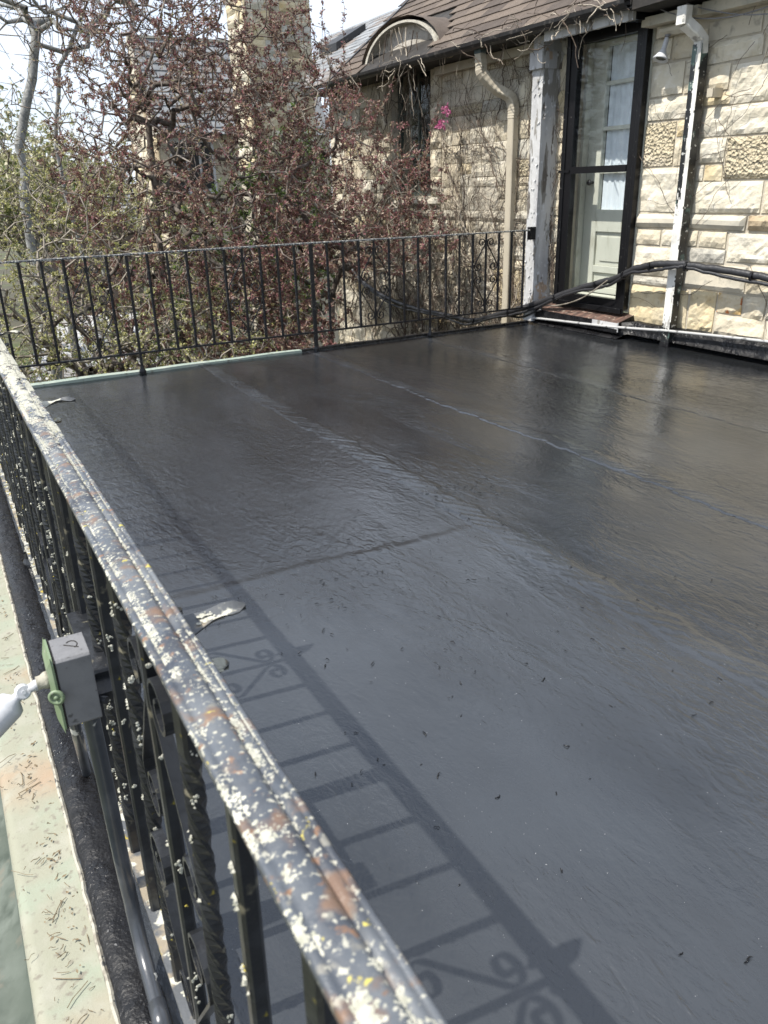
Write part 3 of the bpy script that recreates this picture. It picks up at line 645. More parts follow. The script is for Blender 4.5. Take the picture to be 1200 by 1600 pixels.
for a in [(4.75, 4.93, 2.06, 2.21, 'white'), (4.44, 4.74, 2.05, 2.22, 'cream'), (4.61, 4.93, 1.82, 2.045, 'white'), (4.42, 4.60, 1.93, 2.04, 'white'), (4.42, 4.60, 1.82, 1.925, 'cream'),
          (4.41, 4.93, 1.655, 1.81, 'white'), (4.635, 4.94, 1.335, 1.645, 'pitted'), (4.42, 4.625, 1.53, 1.645, 'yellow'), (4.42, 4.625, 1.335, 1.52, 'cream'), (4.41, 4.94, 1.0, 1.325, 'white'),
          (4.42, 4.95, .885, .99, 'smooth', .030), (4.67, 4.95, .75, .875, 'cream'), (4.41, 4.66, .75, .875, 'white'), (4.41, 4.95, .515, .74, 'white'), (4.41, 4.95, .44, .505, 'grey'), (4.33, 4.95, .13, .43, 'yellow'),
          (4.0, 4.43, 2.13, 2.25, 'smooth'), (3.45, 3.99, 2.13, 2.25, 'smooth'), (3.96, 4.43, 1.985, 2.12, 'white'), (3.3, 3.95, 1.975, 2.12, 'cream'), (4.20, 4.41, 1.805, 1.975, 'cream'), (4.17, 4.41, 1.72, 1.795, 'yellow'),
          (3.55, 4.19, 1.715, 1.965, 'white'), (3.62, 4.40, 1.515, 1.705, 'white'), (3.2, 3.61, 1.515, 1.705, 'cream'), (4.16, 4.40, 1.34, 1.505, 'white'), (4.16, 4.32, 1.22, 1.33, 'yellow'), (4.33, 4.40, 1.22, 1.33, 'white'), (3.55, 4.15, 1.225, 1.505, 'pitted'),
          (3.81, 4.40, 1.0, 1.215, 'white'), (3.2, 3.80, 1.0, 1.215, 'cream'), (3.90, 4.41, .885, .99, 'smooth', .030), (3.3, 3.89, .885, .99, 'tan', .028), (4.31, 4.40, .76, .875, 'cream'), (4.045, 4.30, .76, .875, 'cream'), (3.55, 4.035, .67, .875, 'white'),
          (4.045, 4.40, .65, .75, 'grey'), (3.84, 4.40, .455, .64, 'smooth', .02), (3.35, 3.83, .455, .66, 'cream'), (4.07, 4.32, .14, .445, 'yellow'), (3.84, 4.06, .30, .445, 'rust'), (3.65, 3.83, .285, .445, 'cream'), (3.2, 3.64, .30, .445, 'white'),
          (3.63, 4.06, .13, .29, 'cream'), (3.1, 3.62, .13, .29, 'white'), (4.96, 5.1, .0, .12, 'cream')]: A(*a)
def fill(y0, y1, z0, z1, seed, hmin=.12, hmax=.25, wmin=.2, wmax=.6, skip=()):
    r = random.Random(seed); z = z0
    kinds = ['cream']*9+['white']*7+['yellow']*2+['grey']+['pitted', 'smooth']
    while z < z1-.04:
        h = r.uniform(hmin, hmax); h = h if z1-z-h > hmin*.8 else z1-z
        if z < .885 and z+h > .885 and z1 > 1 and z0 < .885: h = .885-z if .885-z > .05 else h
        led = abs(z-.885) < .012
        if led: h = .105
        y = y0
        while y < y1-.04:
            ww = r.uniform(wmin, wmax); ww = ww if y1-y-ww > wmin*.8 else y1-y
            bl = [(y, y+ww, z, z+h)]
            if not led and h > .19 and r.random() < .3: m = z+h*r.uniform(.35, .65); bl = [(y, y+ww, z, m), (y, y+ww, m, z+h)]
            for b in bl:
                if any(b[0] < s[1]-.01 and b[1] > s[0]+.01 and b[2] < s[3]-.01 and b[3] > s[2]+.01 for s in skip): continue
                k = 'smooth' if led else r.choice(kinds)
                S.append((b[0], b[1], b[2], b[3], k, .03 if led else None))
            y += ww
        z += h
fill(1.2, 3.09, .13, 2.25, 3)
fill(5.83, 6.075, .02, 2.4, 5, .16, .32, .3, .4)
for z, h in ((1.13, .2), (1.33, .28), (1.61, .2), (1.81, .26), (2.07, .33)):       # jamb stones at the window
    S.append((7.84, 8.06, z, z+h, 'cream', .045)); S.append((8.95, 9.15, z, z+h, 'cream', .045))
S.append((7.86, 9.13, 1.02, 1.125, 'smooth', .05))
fill(6.10, 7.84, .885, 2.36, 11, .12, .3); fill(9.15, 10.6, .885, 2.36, 13, .15, .3, .3, .7)
fill(7.84, 9.15, .885, 1.02, 17, .13, .14, .3, .6); fill(6.10, 10.6, -1.0, .885, 19, .15, .3, .3, .75)
fill(6.10, 10.6, -3.0, -1.0, 23, .25, .4, .5, 1.0)
def dist(s): return math.hypot(5.15, (s[0]+s[1])/2)+(2.5 if s[2] < -.35 else 0)
S.sort(key=dist)
rest = {}
for i, s in enumerate(S):
    vs, fs = stone_mesh(s[0], s[1], s[2], s[3], s[4], i*7+1, proud=s[5], res=.027 if i < 90 else .038 if i < 160 else .08)
    if i < 299:
        g = MB(); g.add(vs, fs); rel(g.build('stone', MS[s[4]], wall), HO)
    else:
        rest.setdefault(s[4], MB()).add(vs, fs)
ks = list(rest); g = MB()
for n_, k in enumerate(ks): g.add(rest[k].v, rest[k].f, n_)
stuff(rel(g.build('lower_stones', [MS[k] for k in ks], wall), HO))

# stone corbel over the lamp
g = MB(); g.box(5.00, 5.16, 4.42, 4.93, 2.285, 2.345); g.box(5.04, 5.16, 3.0, 4.42, 2.285, 2.36)
rel(g.build('stone_cornice', MS['smooth'], wall), HO)
vs, fs = stone_mesh(4.60, 4.86, 2.21, 2.283, 'smooth', 5, x=5.10, proud=.03); g = MB(); g.add(vs, fs); g.box(5.10, 5.16, 4.60, 4.86, 2.212, 2.28); rel(g.build('stone', MS['smooth'], wall), HO)

# roof: main plane z = 2.43 + .8 (x-4.80), y -.. 9.7
RS = .8; EX, EZ = 4.79, 2.445
def roofpt(x, y, up_=0.): return (x, y, EZ+RS*(x-EX)+up_)
g = MB(); a, b, c_, d = roofpt(EX, 4.84), roofpt(EX, 9.75), roofpt(8.2, 9.75), roofpt(8.2, 4.84); e1 = roofpt(6.1, .5); 
def slab(pts, th=.04):
    n = len(pts); g.add(list(pts)+[(p[0], p[1], p[2]-th) for p in pts], [tuple(range(n-1, -1, -1)), tuple(range(n, 2*n))]+[(j, (j+1) % n, n+(j+1) % n, n+j) for j in range(n)])
slab([a, d, c_, b]); roof = rel(g.build('roof', m_dark, H), HO)
shv = []
for q in range(4):
    r = random.Random(q); g = MB(); w_, l_, t_ = .30, .19, .011
    # local: x along slope up, y along eave, z normal
    o1 = r.uniform(-.006, .006); g.add([(0, 0, 0), (l_, 0, -.006), (l_, w_, -.006), (o1, w_, 0), (0, 0, t_), (l_, 0, .004), (l_, w_, .004), (o1, w_, t_)], [(3, 2, 1, 0), (4, 5, 6, 7), (0, 1, 5, 4), (1, 2, 6, 5), (2, 3, 7, 6), (3, 0, 4, 7)])
    for m_ in range(3):
        o = g.build('shingle', m_shing[m_]); shv.append(o.data); bpy.data.objects.remove(o)
def place_shingles(ex, ez, slope, y0, y1, rows, meshes_, parent, limit, nm='shingle', expo=.142, wid=.30, inside=None, name_rest='upper_shingles'):
    ang = math.atan(slope); cnt = 0; R = random.Random(3); restv = MB()
    for r_ in range(rows):
        off = (r_ % 2)*wid/2+R.uniform(-.02, .02); y = y0-off
        while y < y1:
            yy0 = max(y, y0)
            sx = ex+math.cos(ang)*expo*r_; sz = ez+math.sin(ang)*expo*r_
            if y1-y > .08 and (inside is None or inside(sx, y+wid/2)):
                me = R.choice(meshes_); lift = .012+R.uniform(0, .003)
                Mx = Matrix.Translation(Vector((sx-math.sin(ang)*lift, y, sz+math.cos(ang)*lift))) @ Matrix.Rotation(-ang, 4, 'Y') @ Matrix.Rotation(R.uniform(-.008, .008), 4, 'Z') @ Matrix.Rotation(.035, 4, 'Y')
                if cnt < limit:
                    o = bpy.data.objects.new(nm, me); C.objects.link(o); o.parent = parent; o.matrix_local = Matrix.Translation(-HO) @ Mx; cnt += 1
                else:
                    mi = m_shing.index(me.materials[0]) if me.materials[0] in m_shing else 0
                    restv.add([Mx @ v.co for v in me.vertices], [tuple(p.vertices) for p in me.polygons], mi)
            y += wid
    if restv.v: stuff(rel(restv.build(name_rest, m_shing, parent), HO))
DC, DR = 8.37, .80      # dormer centre and half-width
def not_dormer(x, y): return not (abs(y-DC) < DR-.1 and EZ+RS*(x-EX) < 2.50+.40*math.sqrt(max(0, 1-((y-DC)/DR)**2)))
place_shingles(EX-.02, EZ-.02, RS, 4.84, 9.75, 20, shv, roof, 300, inside=not_dormer)
# rear grey slate roof
g = MB(); slab([(4.83, 9.77, 2.45), (7.0, 9.77, 3.70), (7.0, 14.6, 3.70), (4.83, 10.75, 2.45)]); rr = rel(g.build('rear_roof', m_dark, H), HO)
g = MB(); R = random.Random(9); sl2 = 1.25/2.17
for r_ in range(17):
    x = 4.82+.128*r_; y = 9.77+R.uniform(0, .1); ymax = 10.75+(x-4.83)/2.17*3.85
    while y < ymax-.1:
        z = 2.46+(x-4.83)*sl2; l_ = .14; g = MB(); g.add([(x, y+.004, z+.012), (x+l_, y+.004, z+l_*sl2+.002), (x+l_, y+.296, z+l_*sl2+.002), (x+R.uniform(-.006, .006), y+.296, z+.012), (x, y+.004, z), (x, y+.296, z)], [(0, 3, 2, 1), (0, 4, 5, 3)], 1 if (r_ < 4 and R.random() < .8) else R.choice((0, 0, 1, 2))); mi_ = g.m[0]; g.m = [0]*len(g.m); rel(g.build('slate', m_slate[mi_], rr), HO)
        y += .30
g = MB(); g.add([(5.95, 11.9, 3.12), (6.45, 11.9, 3.41), (6.45, 12.5, 3.41), (5.95, 12.5, 3.12), (5.95, 11.9, 3.22), (6.45, 11.9, 3.49), (6.45, 12.5, 3.49), (5.95, 12.5, 3.22)], [(3, 2, 1, 0), (4, 5, 6, 7), (0, 1, 5, 4), (1, 2, 6, 5), (2, 3, 7, 6), (3, 0, 4, 7)]); o = rel(g.build('roof_vent', m_gutter, rr), HO)
# rake trim, eave gutter, soffit, fascia
g = MB(); ang = math.atan(RS); g.sweep([roofpt(EX-.03, 9.77, -.02), roofpt(8.2, 9.77, -.02)], [(.02, -.06), (.02, .045), (-.02, .045), (-.02, -.06)], upv=(0, 0, 1)); rel(g.build('rake_trim', m_gutter, H), HO)
g = MB(); gp = [(.06*math.cos(t), .06*math.sin(t)) for t in [PI+PI*i/7 for i in range(8)]]; gp = gp+[(a*.9, b*.9) for a, b in reversed(gp)]
g.sweep([(4.775, y, 2.435) for y in (4.84, 6.3, 8.0, 9.7)], [(a, b) for a, b in gp]); rel(g.build('gutter', m_gutter, H), HO)
g = MB(); g.box(4.80, 5.16, 4.90, 9.75, 2.385, 2.42); g.box(4.80, 5.16, 9.75, 10.7, 2.37, 2.40); rel(g.build('soffit', m_dark, H), HO)
g = MB(); n = 40
for i in range(n):
    y0 = 4.86+.98*i/n; g.box(4.835, 4.868, y0, y0+.98/n, 2.315+.006*fbm(i*.7, 3), 2.392+.008*fbm(i*.5, 8))
rel(g.build('fascia_board', m_peel, H, label='peeling white fascia board over the door'), HO)
g = MB(); g.box(4.88, 5.16, 4.90, 5.82, 2.425-.012, 2.47); g.box(4.90, 5.16, 4.90, 5.0, 2.33, 2.41); rel(g.build('lintel', m_black, H), HO)
g = MB(); g.box(4.80, 4.87, 3.9, 4.86, 2.44, 2.47); g.add([(4.80, 4.86, 2.37), (5.15, 4.86, 2.37), (5.15, 2.5, 2.385), (4.86, 2.5, 2.44), (4.80, 4.86, 2.62), (5.15, 4.86, 2.62), (5.15, 2.5, 2.62), (4.86, 2.5, 2.62)], [(0, 1, 2, 3), (7, 6, 5, 4), (0, 3, 7, 4), (1, 5, 6, 2), (0, 4, 5, 1), (3, 2, 6, 7)])
rel(g.build('overhang', m_dark, H), HO)
g = MB(); g.box(5.05, 5.15, 6.15, 7.84, 2.30, 2.375); rel(g.build('frieze_board', m_beige, H), HO)

# dormer pediment over the window
Dm = MB(); n = 24; x0 = 5.03
def arch(k, dz=0.): 
    return [(DC+DR*k*math.cos(PI-PI*i/n), 2.47+dz+(.40*k)*math.sin(PI-PI*i/n)) for i in range(n+1)]
inn = arch(.93)
vs = [(x0, y, z) for y, z in inn]+[(x0, DC+.05*0, 2.46)]
Dm.add(vs, [(n+1, i+1, i) for i in range(n)])
ped = rel(Dm.build('dormer_gable', mat('weathered_stucco', (.48, .45, .40), .95, layers=[(4, .45, .65, (.36, .33, .28)), (12, .55, .7, (.24, .21, .17)), (30, .6, .7, (.14, .12, .10))], bumps=[(20, .7, .02, 5)]), H), HO)
g = MB(); A1, A2 = arch(.985), arch(.93)
for i in range(n):
    p, q, s_, t_ = A1[i], A1[i+1], A2[i+1], A2[i]; X0, X1 = 4.93, 5.06
    g.add([(X0, *p), (X0, *q), (X0, *s_), (X0, *t_), (X1, *p), (X1, *q), (X1, *s_), (X1, *t_)], [(0, 1, 2, 3), (0, 4, 5, 1), (3, 2, 6, 7)])
rel(g.build('arched_trim', MS['grey'], H), HO)
g = MB(); A1 = arch(1.06, .008); ns = 9
vs = []; 
for i, (y, z) in enumerate(A1):
    xe = EX+(z-EZ)/RS+.06
    for j in range(ns+1): u = j/ns; vs.append((4.92+(max(xe, 4.95)-4.92)*u, y, z+.004*math.sin(i*2.1+j)))
g.add(vs, [(i*(ns+1)+j, (i+1)*(ns+1)+j, (i+1)*(ns+1)+j+1, i*(ns+1)+j+1) for i in range(n) for j in range(ns)])
rel(g.build('dormer_hood', m_shing[0], H, smooth=True), HO)
g = MB(); g.box(4.98, 5.16, 7.80, 8.98, 2.455, 2.475); rel(g.build('window_head', m_peel, H), HO)

# window: dark green steel sash with six panes
g = MB(); X0, X1 = 5.25, 5.30
yy = [WY0, WY0+.06, (WY0+WY1)/2-.02, (WY0+WY1)/2+.02, WY1-.06, WY1]
g.box(X0, X1, WY0, WY0+.055, WZ0, WZ1); g.box(X0, X1, WY1-.055, WY1, WZ0, WZ1); g.box(X0, X1, WY0+.055, WY1-.055, WZ0, WZ0+.05); g.box(X0, X1, WY0+.055, WY1-.055, WZ1-.05, WZ1)
win = rel(g.build('window', m_greenfr, H), HO)
g = MB(); g.box(X0+.008, X1-.01, 8.485, 8.515, WZ0+.05, WZ1-.05); rel(g.build('mullion', m_greenfr, win), HO)
for z in (1.56, 2.02):
    g = MB(); g.box(X0+.01, X1-.012, WY0+.055, 8.485, z-.012, z+.012); g.box(X0+.01, X1-.012, 8.515, WY1-.055, z-.012, z+.012); rel(g.build('glazing_bar', m_greenfr, win), HO)
for z0, z1 in ((1.18, 1.548), (1.572, 2.008), (2.032, 2.41)):
    for a, b in ((WY0+.055, 8.485), (8.515, WY1-.055)):
        g = MB(); g.box(5.272, 5.277, a, b, z0, z1); rel(g.build('pane', m_glass, win), HO)
g = MB(); g.box(5.45, 5.5, WY0-.3, WY1+.3, .9, 2.6); g.box(5.302, 5.45, WY0-.3, WY1+.3, .88, .9); rel(g.build('dark_interior', m_darkroom, win), HO)
g = MB(); g.box(5.17, 5.26, WY0-.0, WY0+.004, WZ0, WZ1); g.box(5.17, 5.26, WY1-.004, WY1, WZ0, WZ1); rel(g.build('reveal', MS['smooth'], win), HO)

# ---- door
dr = MB(); F0, F1 = 5.075, 5.135
dr.box(F0, F1, 4.937, 5.035, .225, 2.40); dr.box(F0, F1, 5.685, 5.80, .225, 2.40); dr.box(F0, F1, 5.035, 5.685, 2.285, 2.40); dr.box(F0, F1, 5.035, 5.685, .225, .30)
dr.box(F0-.012, F0, 4.925, 4.965, .19, 2.41); dr.box(F0-.012, F0, 5.765, 5.81, .19, 2.41); dr.box(F0-.010, F0, 4.965, 5.765, 2.37, 2.41); dr.box(F0-.03, F0, 4.94, 5.80, .19, .235)
door = rel(dr.build('door', m_black, H, label='tall black-framed storm door with glass over an old cream door'), HO)
bv = door.modifiers.new('bevel', 'BEVEL'); bv.width = .004; bv.segments = 2
g = MB(); g.box(F0-.006, F1-.01, 5.035, 5.685, 1.305, 1.358); g.box(F0-.010, F0-.006, 5.70, 5.84, 1.315, 1.335); rel(g.build('mid_rail', m_black, door), HO)
g = MB(); g.box(5.100, 5.105, 5.035, 5.685, 1.358, 2.285); rel(g.build('pane', m_glass, door), HO)
g = MB(); g.box(5.100, 5.105, 5.035, 5.685, .30, 1.305); rel(g.build('pane', m_glass, door), HO)
g = MB(); g.box(5.14, 5.36, 5.83, 5.87, .2, 2.42); g.box(5.14, 5.36, 4.93, 4.95, .2, 2.42); g.box(5.14, 5.36, 4.95, 5.83, 2.33, 2.40); g.box(5.14, 5.30, 4.95, 5.83, .2, .29); g.box(5.27, 5.36, 5.765, 5.83, .29, 2.33)
rel(g.build('door_jamb', m_door, door), HO)
X0 = 5.33; g = MB()
g.box(X0, X0+.045, 5.60, 5.762, .29, 2.32); g.box(X0, X0+.045, 4.95, 5.15, .29, 2.32); g.box(X0, X0+.045, 5.15, 5.60, 2.275, 2.32); g.box(X0, X0+.045, 5.15, 5.60, .82, 1.005); g.box(X0, X0+.045, 5.15, 5.60, .29, .345); g.box(X0, X0+.045, 5.15, 5.60, .47, .53)
for z in (1.315, 1.655, 2.00): g.box(X0+.006, X0+.04, 5.15, 5.60, z-.016, z+.016)
g.box(X0+.022, X0+.04, 5.15, 5.60, .53, .82); g.box(X0+.022, X0+.04, 5.15, 5.60, .345, .47); g.box(X0+.012, X0+.022, 5.21, 5.54, .57, .78)
inn_ = rel(g.build('inner_door', m_door, door, label='old cream painted inner door with four curtained panes'), HO); bv = inn_.modifiers.new('bevel', 'BEVEL'); bv.width = .004; bv.segments = 2
g = MB(); g.lathe([(0, 0), (.012, 0), (.01, .02), (.022, .03), (.026, .045), (.018, .058), (0, .06)], (X0-.001, 5.675, 1.23), (-1, 0, 0), 16); rel(g.build('door_knob', m_iron, door, smooth=True), HO)
for z0, z1 in ((1.005, 1.299), (1.331, 1.639), (1.671, 1.984), (2.016, 2.275)):
    g = MB(); g.box(X0+.018, X0+.021, 5.15, 5.60, z0, z1); rel(g.build('pane', m_glass, door), HO)
g = MB(); vs = []; n = 40
for i in range(n+1):
    y = 5.15+.45*i/n; x = X0+.05+.006*math.sin(i*1.1)+.003*math.sin(i*2.7)
    for z in (.95, 1.4, 1.9, 2.3): vs.append((x, y, z))
g.add(vs, [(i*4+j, i*4+j+1, i*4+j+5, i*4+j+4) for i in range(n) for j in range(3)]); rel(g.build('curtain', m_curtain, door, smooth=True), HO)
g = MB(); g.box(5.40, 5.42, 4.9, 5.9, .2, 2.4); rel(g.build('dark_interior', m_darkroom, door), HO)
# threshold slab
g = MB(); g.add([(4.955, 4.86, .05), (5.15, 4.86, .05), (5.15, 5.93, .05), (4.955, 5.93, .05), (4.955, 4.86, .135), (5.15, 4.86, .19), (5.15, 5.93, .19), (4.955, 5.93, .135)], [(3, 2, 1, 0), (4, 5, 6, 7), (1, 2, 6, 5), (2, 3, 7, 6)])
g.add([(4.955, 4.86, .05), (4.955, 5.93, .05), (4.955, 5.93, .135), (4.955, 4.86, .135), (5.15, 4.86, .05), (5.15, 4.86, .19)], [(0, 3, 2, 1), (0, 4, 5, 3)], 1)
rel(g.build('threshold', [m_wood, m_tar], H), HO)
g = MB(); g.box(4.950, 4.954, 4.862, 5.16, .085, .134); g.box(4.950, 4.958, 4.853, 4.859, .06, .14); rel(g.build('threshold_paint', m_peel, H), HO)
# tar upstand
g = MB(); vs = []; n = 200; xs = []
for i in range(n+1):
    y = -1.6+7.6*i/n; top = (.135 if y < 4.86 else .045)+.012*fbm(y*7, 2.)+.004*fbm(y*30, 3); xo = 5.075 if y < 4.86 else 4.985
    if 4.83 < y < 4.9: xo = 4.99
    j = .004*fbm(y*18, 9.)
    vs += [(xo-.045+j, y, .004+max(0, (xo-5.01)*.6)), (xo-.008+j, y, .03), (xo+j, y, top*.6), (xo+.006, y, top), (5.16, y, top+.004)]
g.add(vs, [(i*5+k, (i+1)*5+k, (i+1)*5+k+1, i*5+k+1) for i in range(n) for k in range(4)]); rel(g.build('tar_flashing', m_tar, H, smooth=True), HO)

# peeling corner post
g = MB(); n = 60; vs = []
for i in range(n+1):
    z = .02+2.4*i/n; q = .004*fbm(z*9, 1.); 
    vs += [(4.935+q, 5.95, z), (4.935-q*.6, 6.015, z), (4.932+q, 6.085, z), (5.14, 6.085, z), (5.14, 5.955, z), (5.04, 5.952-q*.6, z)]
g.add(vs, [(i*6+k, i*6+(k+1) % 6, (i+1)*6+(k+1) % 6, (i+1)*6+k) for i in range(n) for k in range(6)])
g.box(4.905, 5.15, 5.935, 6.10, 2.14, 2.27)
post = rel(g.build('corner_post', m_peel, H, label='peeling white square corner post'), HO)
g = MB(); R = random.Random(4)
for i in range(90):          # lifted flakes of paint
    z = R.uniform(.15, 2.2); f = R.random() < .6; s_ = R.uniform(.006, .020)
    if f: c0 = Vector((4.929, R.uniform(5.955, 6.08), z)); t1, nn = Vector((0, 1, 0)), Vector((-1, 0, 0))
    else: c0 = Vector((R.uniform(4.94, 5.1), 5.947, z)); t1, nn = Vector((1, 0, 0)), Vector((0, -1, 0))
    q = [c0+t1*R.uniform(-1, -.5)*s_, c0+Vector((0, 0, -s_*R.uniform(.6, 1.2)))+nn*.010*R.random(), c0+t1*R.uniform(.5, 1)*s_+nn*.004, c0+Vector((0, 0, s_))+nn*.001]
    g.add(q, [(0, 1, 2, 3)])
stuff(rel(g.build('paint_flake', m_peel, post), HO))

# downspouts
def rect_spout(g, pts, wy, dx, m=0, sc_=None):
    P = [Vector(p) for p in pts]; rings = []
    for i, p in enumerate(P):
        k = 1 if sc_ is None else sc_[i]; d = (P[min(i+1, len(P)-1)]-P[max(0, i-1)]).normalized()
        a = Vector((0, 1, 0)); a = (a-d*a.dot(d)).normalized(); b = a.cross(d).normalized()
        rings.append([p+a*(wy*k*s1)+b*(dx*k*s2) for s1, s2 in ((-.5, -.4), (-.5, .4), (-.4, .5), (.4, .5), (.5, .4), (.5, -.4), (.4, -.5), (-.4, -.5))])
    n = 8; g.add([q for r in rings for q in r], [(i*n+j, (i+1)*n+j, (i+1)*n+(j+1) % n, i*n+(j+1) % n) for i in range(len(P)-1) for j in range(n)]+[tuple(range(n)), tuple((len(P)-1)*n+j for j in range(n))[::-1]], m)
g = MB(); path = smooth_path([(4.84, 6.74, 2.36), (4.85, 6.735, 2.26), (4.86, 6.725, 2.18), (4.96, 6.65, 2.06), (5.06, 6.56, 1.98), (5.085, 6.535, 1.88), (5.085, 6.535, 1.80)], 7)
rect_spout(g, path, .095, .075, sc_=[1+.05*(i % 2) for i in range(len(path))])
rect_spout(g, [(5.085, 6.535, 1.81), (5.085, 6.535, .9), (5.085, 6.535, -1.), (5.085, 6.535, -2.95)], .090, .072)
rel(g.build('downspout', m_beige, H, label='beige downspout with a crooked elbow under the eave'), HO)
g = MB(); rect_spout(g, [(4.84, 6.74, 2.42), (4.84, 6.74, 2.345)], .10, .08); rel(g.build('gutter_outlet', mat('verdigris_outlet', (.05, .075, .075), .6), H), HO)
SY = 4.425
g = MB(); rect_spout(g, [(4.915, SY+.03, 2.335), (4.915, SY+.03, 2.225)], .082, .075)
sp = rel(g.build('downspout', m_spoutw, H, label='white downspout with black peeling paint right of the door'), HO)
g = MB(); pth = [(4.93, SY+.028, 2.24), (5.00, SY-.005, 2.185), (5.06, SY-.012, 2.14), (5.07, SY-.012, 2.05)]; rect_spout(g, pth, .082, .070); rel(g.build('elbow', m_spoutw, sp), HO)
# body: white -x face with raised ribs, black overpaint on the upper left; shade of the sides put in as black
X0 = 5.028; Y0, Y1 = SY-.052, SY+.028; n = 130; g = MB(); R = random.Random(8)
zs = [.02+2.09*i/n for i in range(n+1)]; us = [0, .10, .16, .22, .30, .38, .46, .54, .62, .70, .78, .84, .90, 1.]
vs = []
for z in zs:
    for u in us:
        rib = .003 if .14 < u < .18 or .82 < u < .86 else 0; vs.append((X0+rib, Y0+(Y1-Y0)*u, z))
nu = len(us); fs = []; ms = []
for i in range(n):
    z = (zs[i]+zs[i+1])/2; edge = .42+.07*fbm(z*5, 2.)+.09*fbm(z*22, 4.); e2 = .055+.06*fbm(z*14, 9.)+.04*fbm(z*40, 1.)
    for j in range(nu-1):
        u = (us[j]+us[j+1])/2; fs.append((i*nu+j, (i+1)*nu+j, (i+1)*nu+j+1, i*nu+j+1))
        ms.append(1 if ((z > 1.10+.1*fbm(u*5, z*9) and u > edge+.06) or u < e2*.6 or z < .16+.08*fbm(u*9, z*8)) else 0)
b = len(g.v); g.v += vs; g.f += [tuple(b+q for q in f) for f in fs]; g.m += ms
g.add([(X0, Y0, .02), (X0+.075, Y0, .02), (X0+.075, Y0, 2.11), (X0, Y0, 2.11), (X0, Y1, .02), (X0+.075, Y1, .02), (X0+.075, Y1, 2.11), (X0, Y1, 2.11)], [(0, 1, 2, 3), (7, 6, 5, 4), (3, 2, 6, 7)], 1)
rel(g.build('spout_leader', [m_spoutw, m_spoutb], sp), HO)
g = MB(); g.box(X0-.004, X0+.08, Y0-.004, Y1+.004, .0, .035); g.box(X0-.006, X0-.004, Y0+.02, Y1-.02, .004, .026); rel(g.build('outlet', m_tar, sp), HO)
g = MB(); g.box(5.06, 5.15, 4.245, 4.30, 1.765, 1.825); g.box(5.045, 5.06, 4.248, 4.297, 1.768, 1.822); rel(g.build('vent_box', m_beige, H), HO)

# ---- top-level fittings on the house
LoP = Vector((5.05, 4.72, 2.19)); lf = thing('spot_lamp', 'small white spotlight on the stone wall right of the door head', 'lamp', loc=LoP); lf.matrix_world = Matrix.Translation(LoP)
g = MB(); g.lathe([(0, 0), (.02, 0), (.02, .012), (.010, .016), (.008, .05)], (5.06, 4.72, 2.215), (0, 0, -1), 16); rel(g.build('mount', m_plast, lf, smooth=True), LoP)
ax = Vector((-.34, -.02, -.94)).normalized(); s0 = Vector((5.055, 4.72, 2.19))
g = MB(); g.lathe([(0, 0), (.017, .0), (.018, .012), (.018, .075), (.022, .082)], s0, ax, 20); rel(g.build('socket', m_whitep, lf, smooth=True), LoP)
g = MB(); g.lathe([(.020, .078), (.024, .09), (.036, .112), (.050, .135), (.056, .142), (.056, .150), (.048, .150), (.036, .138)], s0, ax, 28); rel(g.build('lamp_shade', m_whitep, lf, smooth=True), LoP)
g = MB(); g.lathe([(.038, .139), (.018, .136), (0, .136)], s0, ax, 20); rel(g.build('lens', m_lens, lf), LoP)

cabpts = [(5.03, 10.4, .9), (5.0, 10.07, .45), (5.0, 9.68, .155), (5.0, 8.99, -.045), (5.02, 8.35, -.12), (5.0, 7.52, -.11), (4.97, 6.96, -.11), (4.90, 6.36, .050), (4.94, 5.8, .225), (5.0, 5.35, .375), (5.02, 5.0, .485), (4.98, 4.75, .575), (4.965, 4.44, .634), (4.99, 4.12, .644), (5.03, 3.57, .592), (5.05, 2.9, .50), (5.05, 1.3, .45)]
cp = [p+Vector((random.gauss(0, .0015), 0, random.gauss(0, .0022)+.006*math.sin(i*.23))) for i, p in enumerate(smooth_path(cabpts, 10))]
g = MB(); g.tube(cp, .027, 10); bigcab = tag(g.build('cable', m_rubber, smooth=True), 'thick black cable sagging along the house wall and rising across the door', 'cable')
g = MB(); g.tube([p+Vector((.002*math.sin(i*.4)-.018, 0, -.030+.014*math.sin(i*.31))) for i, p in enumerate(cp)], .013, 8); tag(g.build('cable', m_rubber, smooth=True), 'thinner black cable strapped under the thick cable on the house wall', 'cable')
for q in range(6, len(cp)-4, 11):
    g = MB(); d = (cp[q+1]-cp[q]).normalized(); g.tube([cp[q]-d*.012+Vector((-.006, 0, -.010)), cp[q]+d*.008+Vector((-.006, 0, -.010))], .036, 10); g.build('tape_wrap', m_black, bigcab)
g = MB(); g.tube(smooth_path([(4.955, 5.02, .47), (4.95, 5.3, .30), (4.95, 5.6, .205), (4.94, 5.9, .17), (4.93, 6.2, .09), (4.95, 6.5, .02)], 8), .0055, 6); tag(g.build('cable', m_twig, smooth=True), 'thin grey wire dropping from the thick cable onto the door threshold', 'cable')
for q in (7, 8):
    g = MB(); pp = [Vector((4.93, 6.45-i*.08, -.02+i*.018+(q-7)*.03+.02*math.sin(i*.9+q))) for i in range(9)]; g.tube(pp, .010, 7)
    tag(g.build('cable', m_rubber, smooth=True), ['lowest loose black cable end at the foot of the peeling corner post', 'upper loose black cable end at the foot of the peeling corner post'][q-7], 'cable')
g = MB(); g.tube(smooth_path([(4.95, 6.12, .035), (4.945, 5.9, .052), (4.94, 5.75, .062), (4.95, 5.2, .085), (4.955, 4.9, .10), (4.99, 4.5, .125), (5.03, 4.35, .13), (5.035, 3.5, .172), (5.04, 2.5, .20), (5.04, 1.2, .2)], 6), .0105, 8)
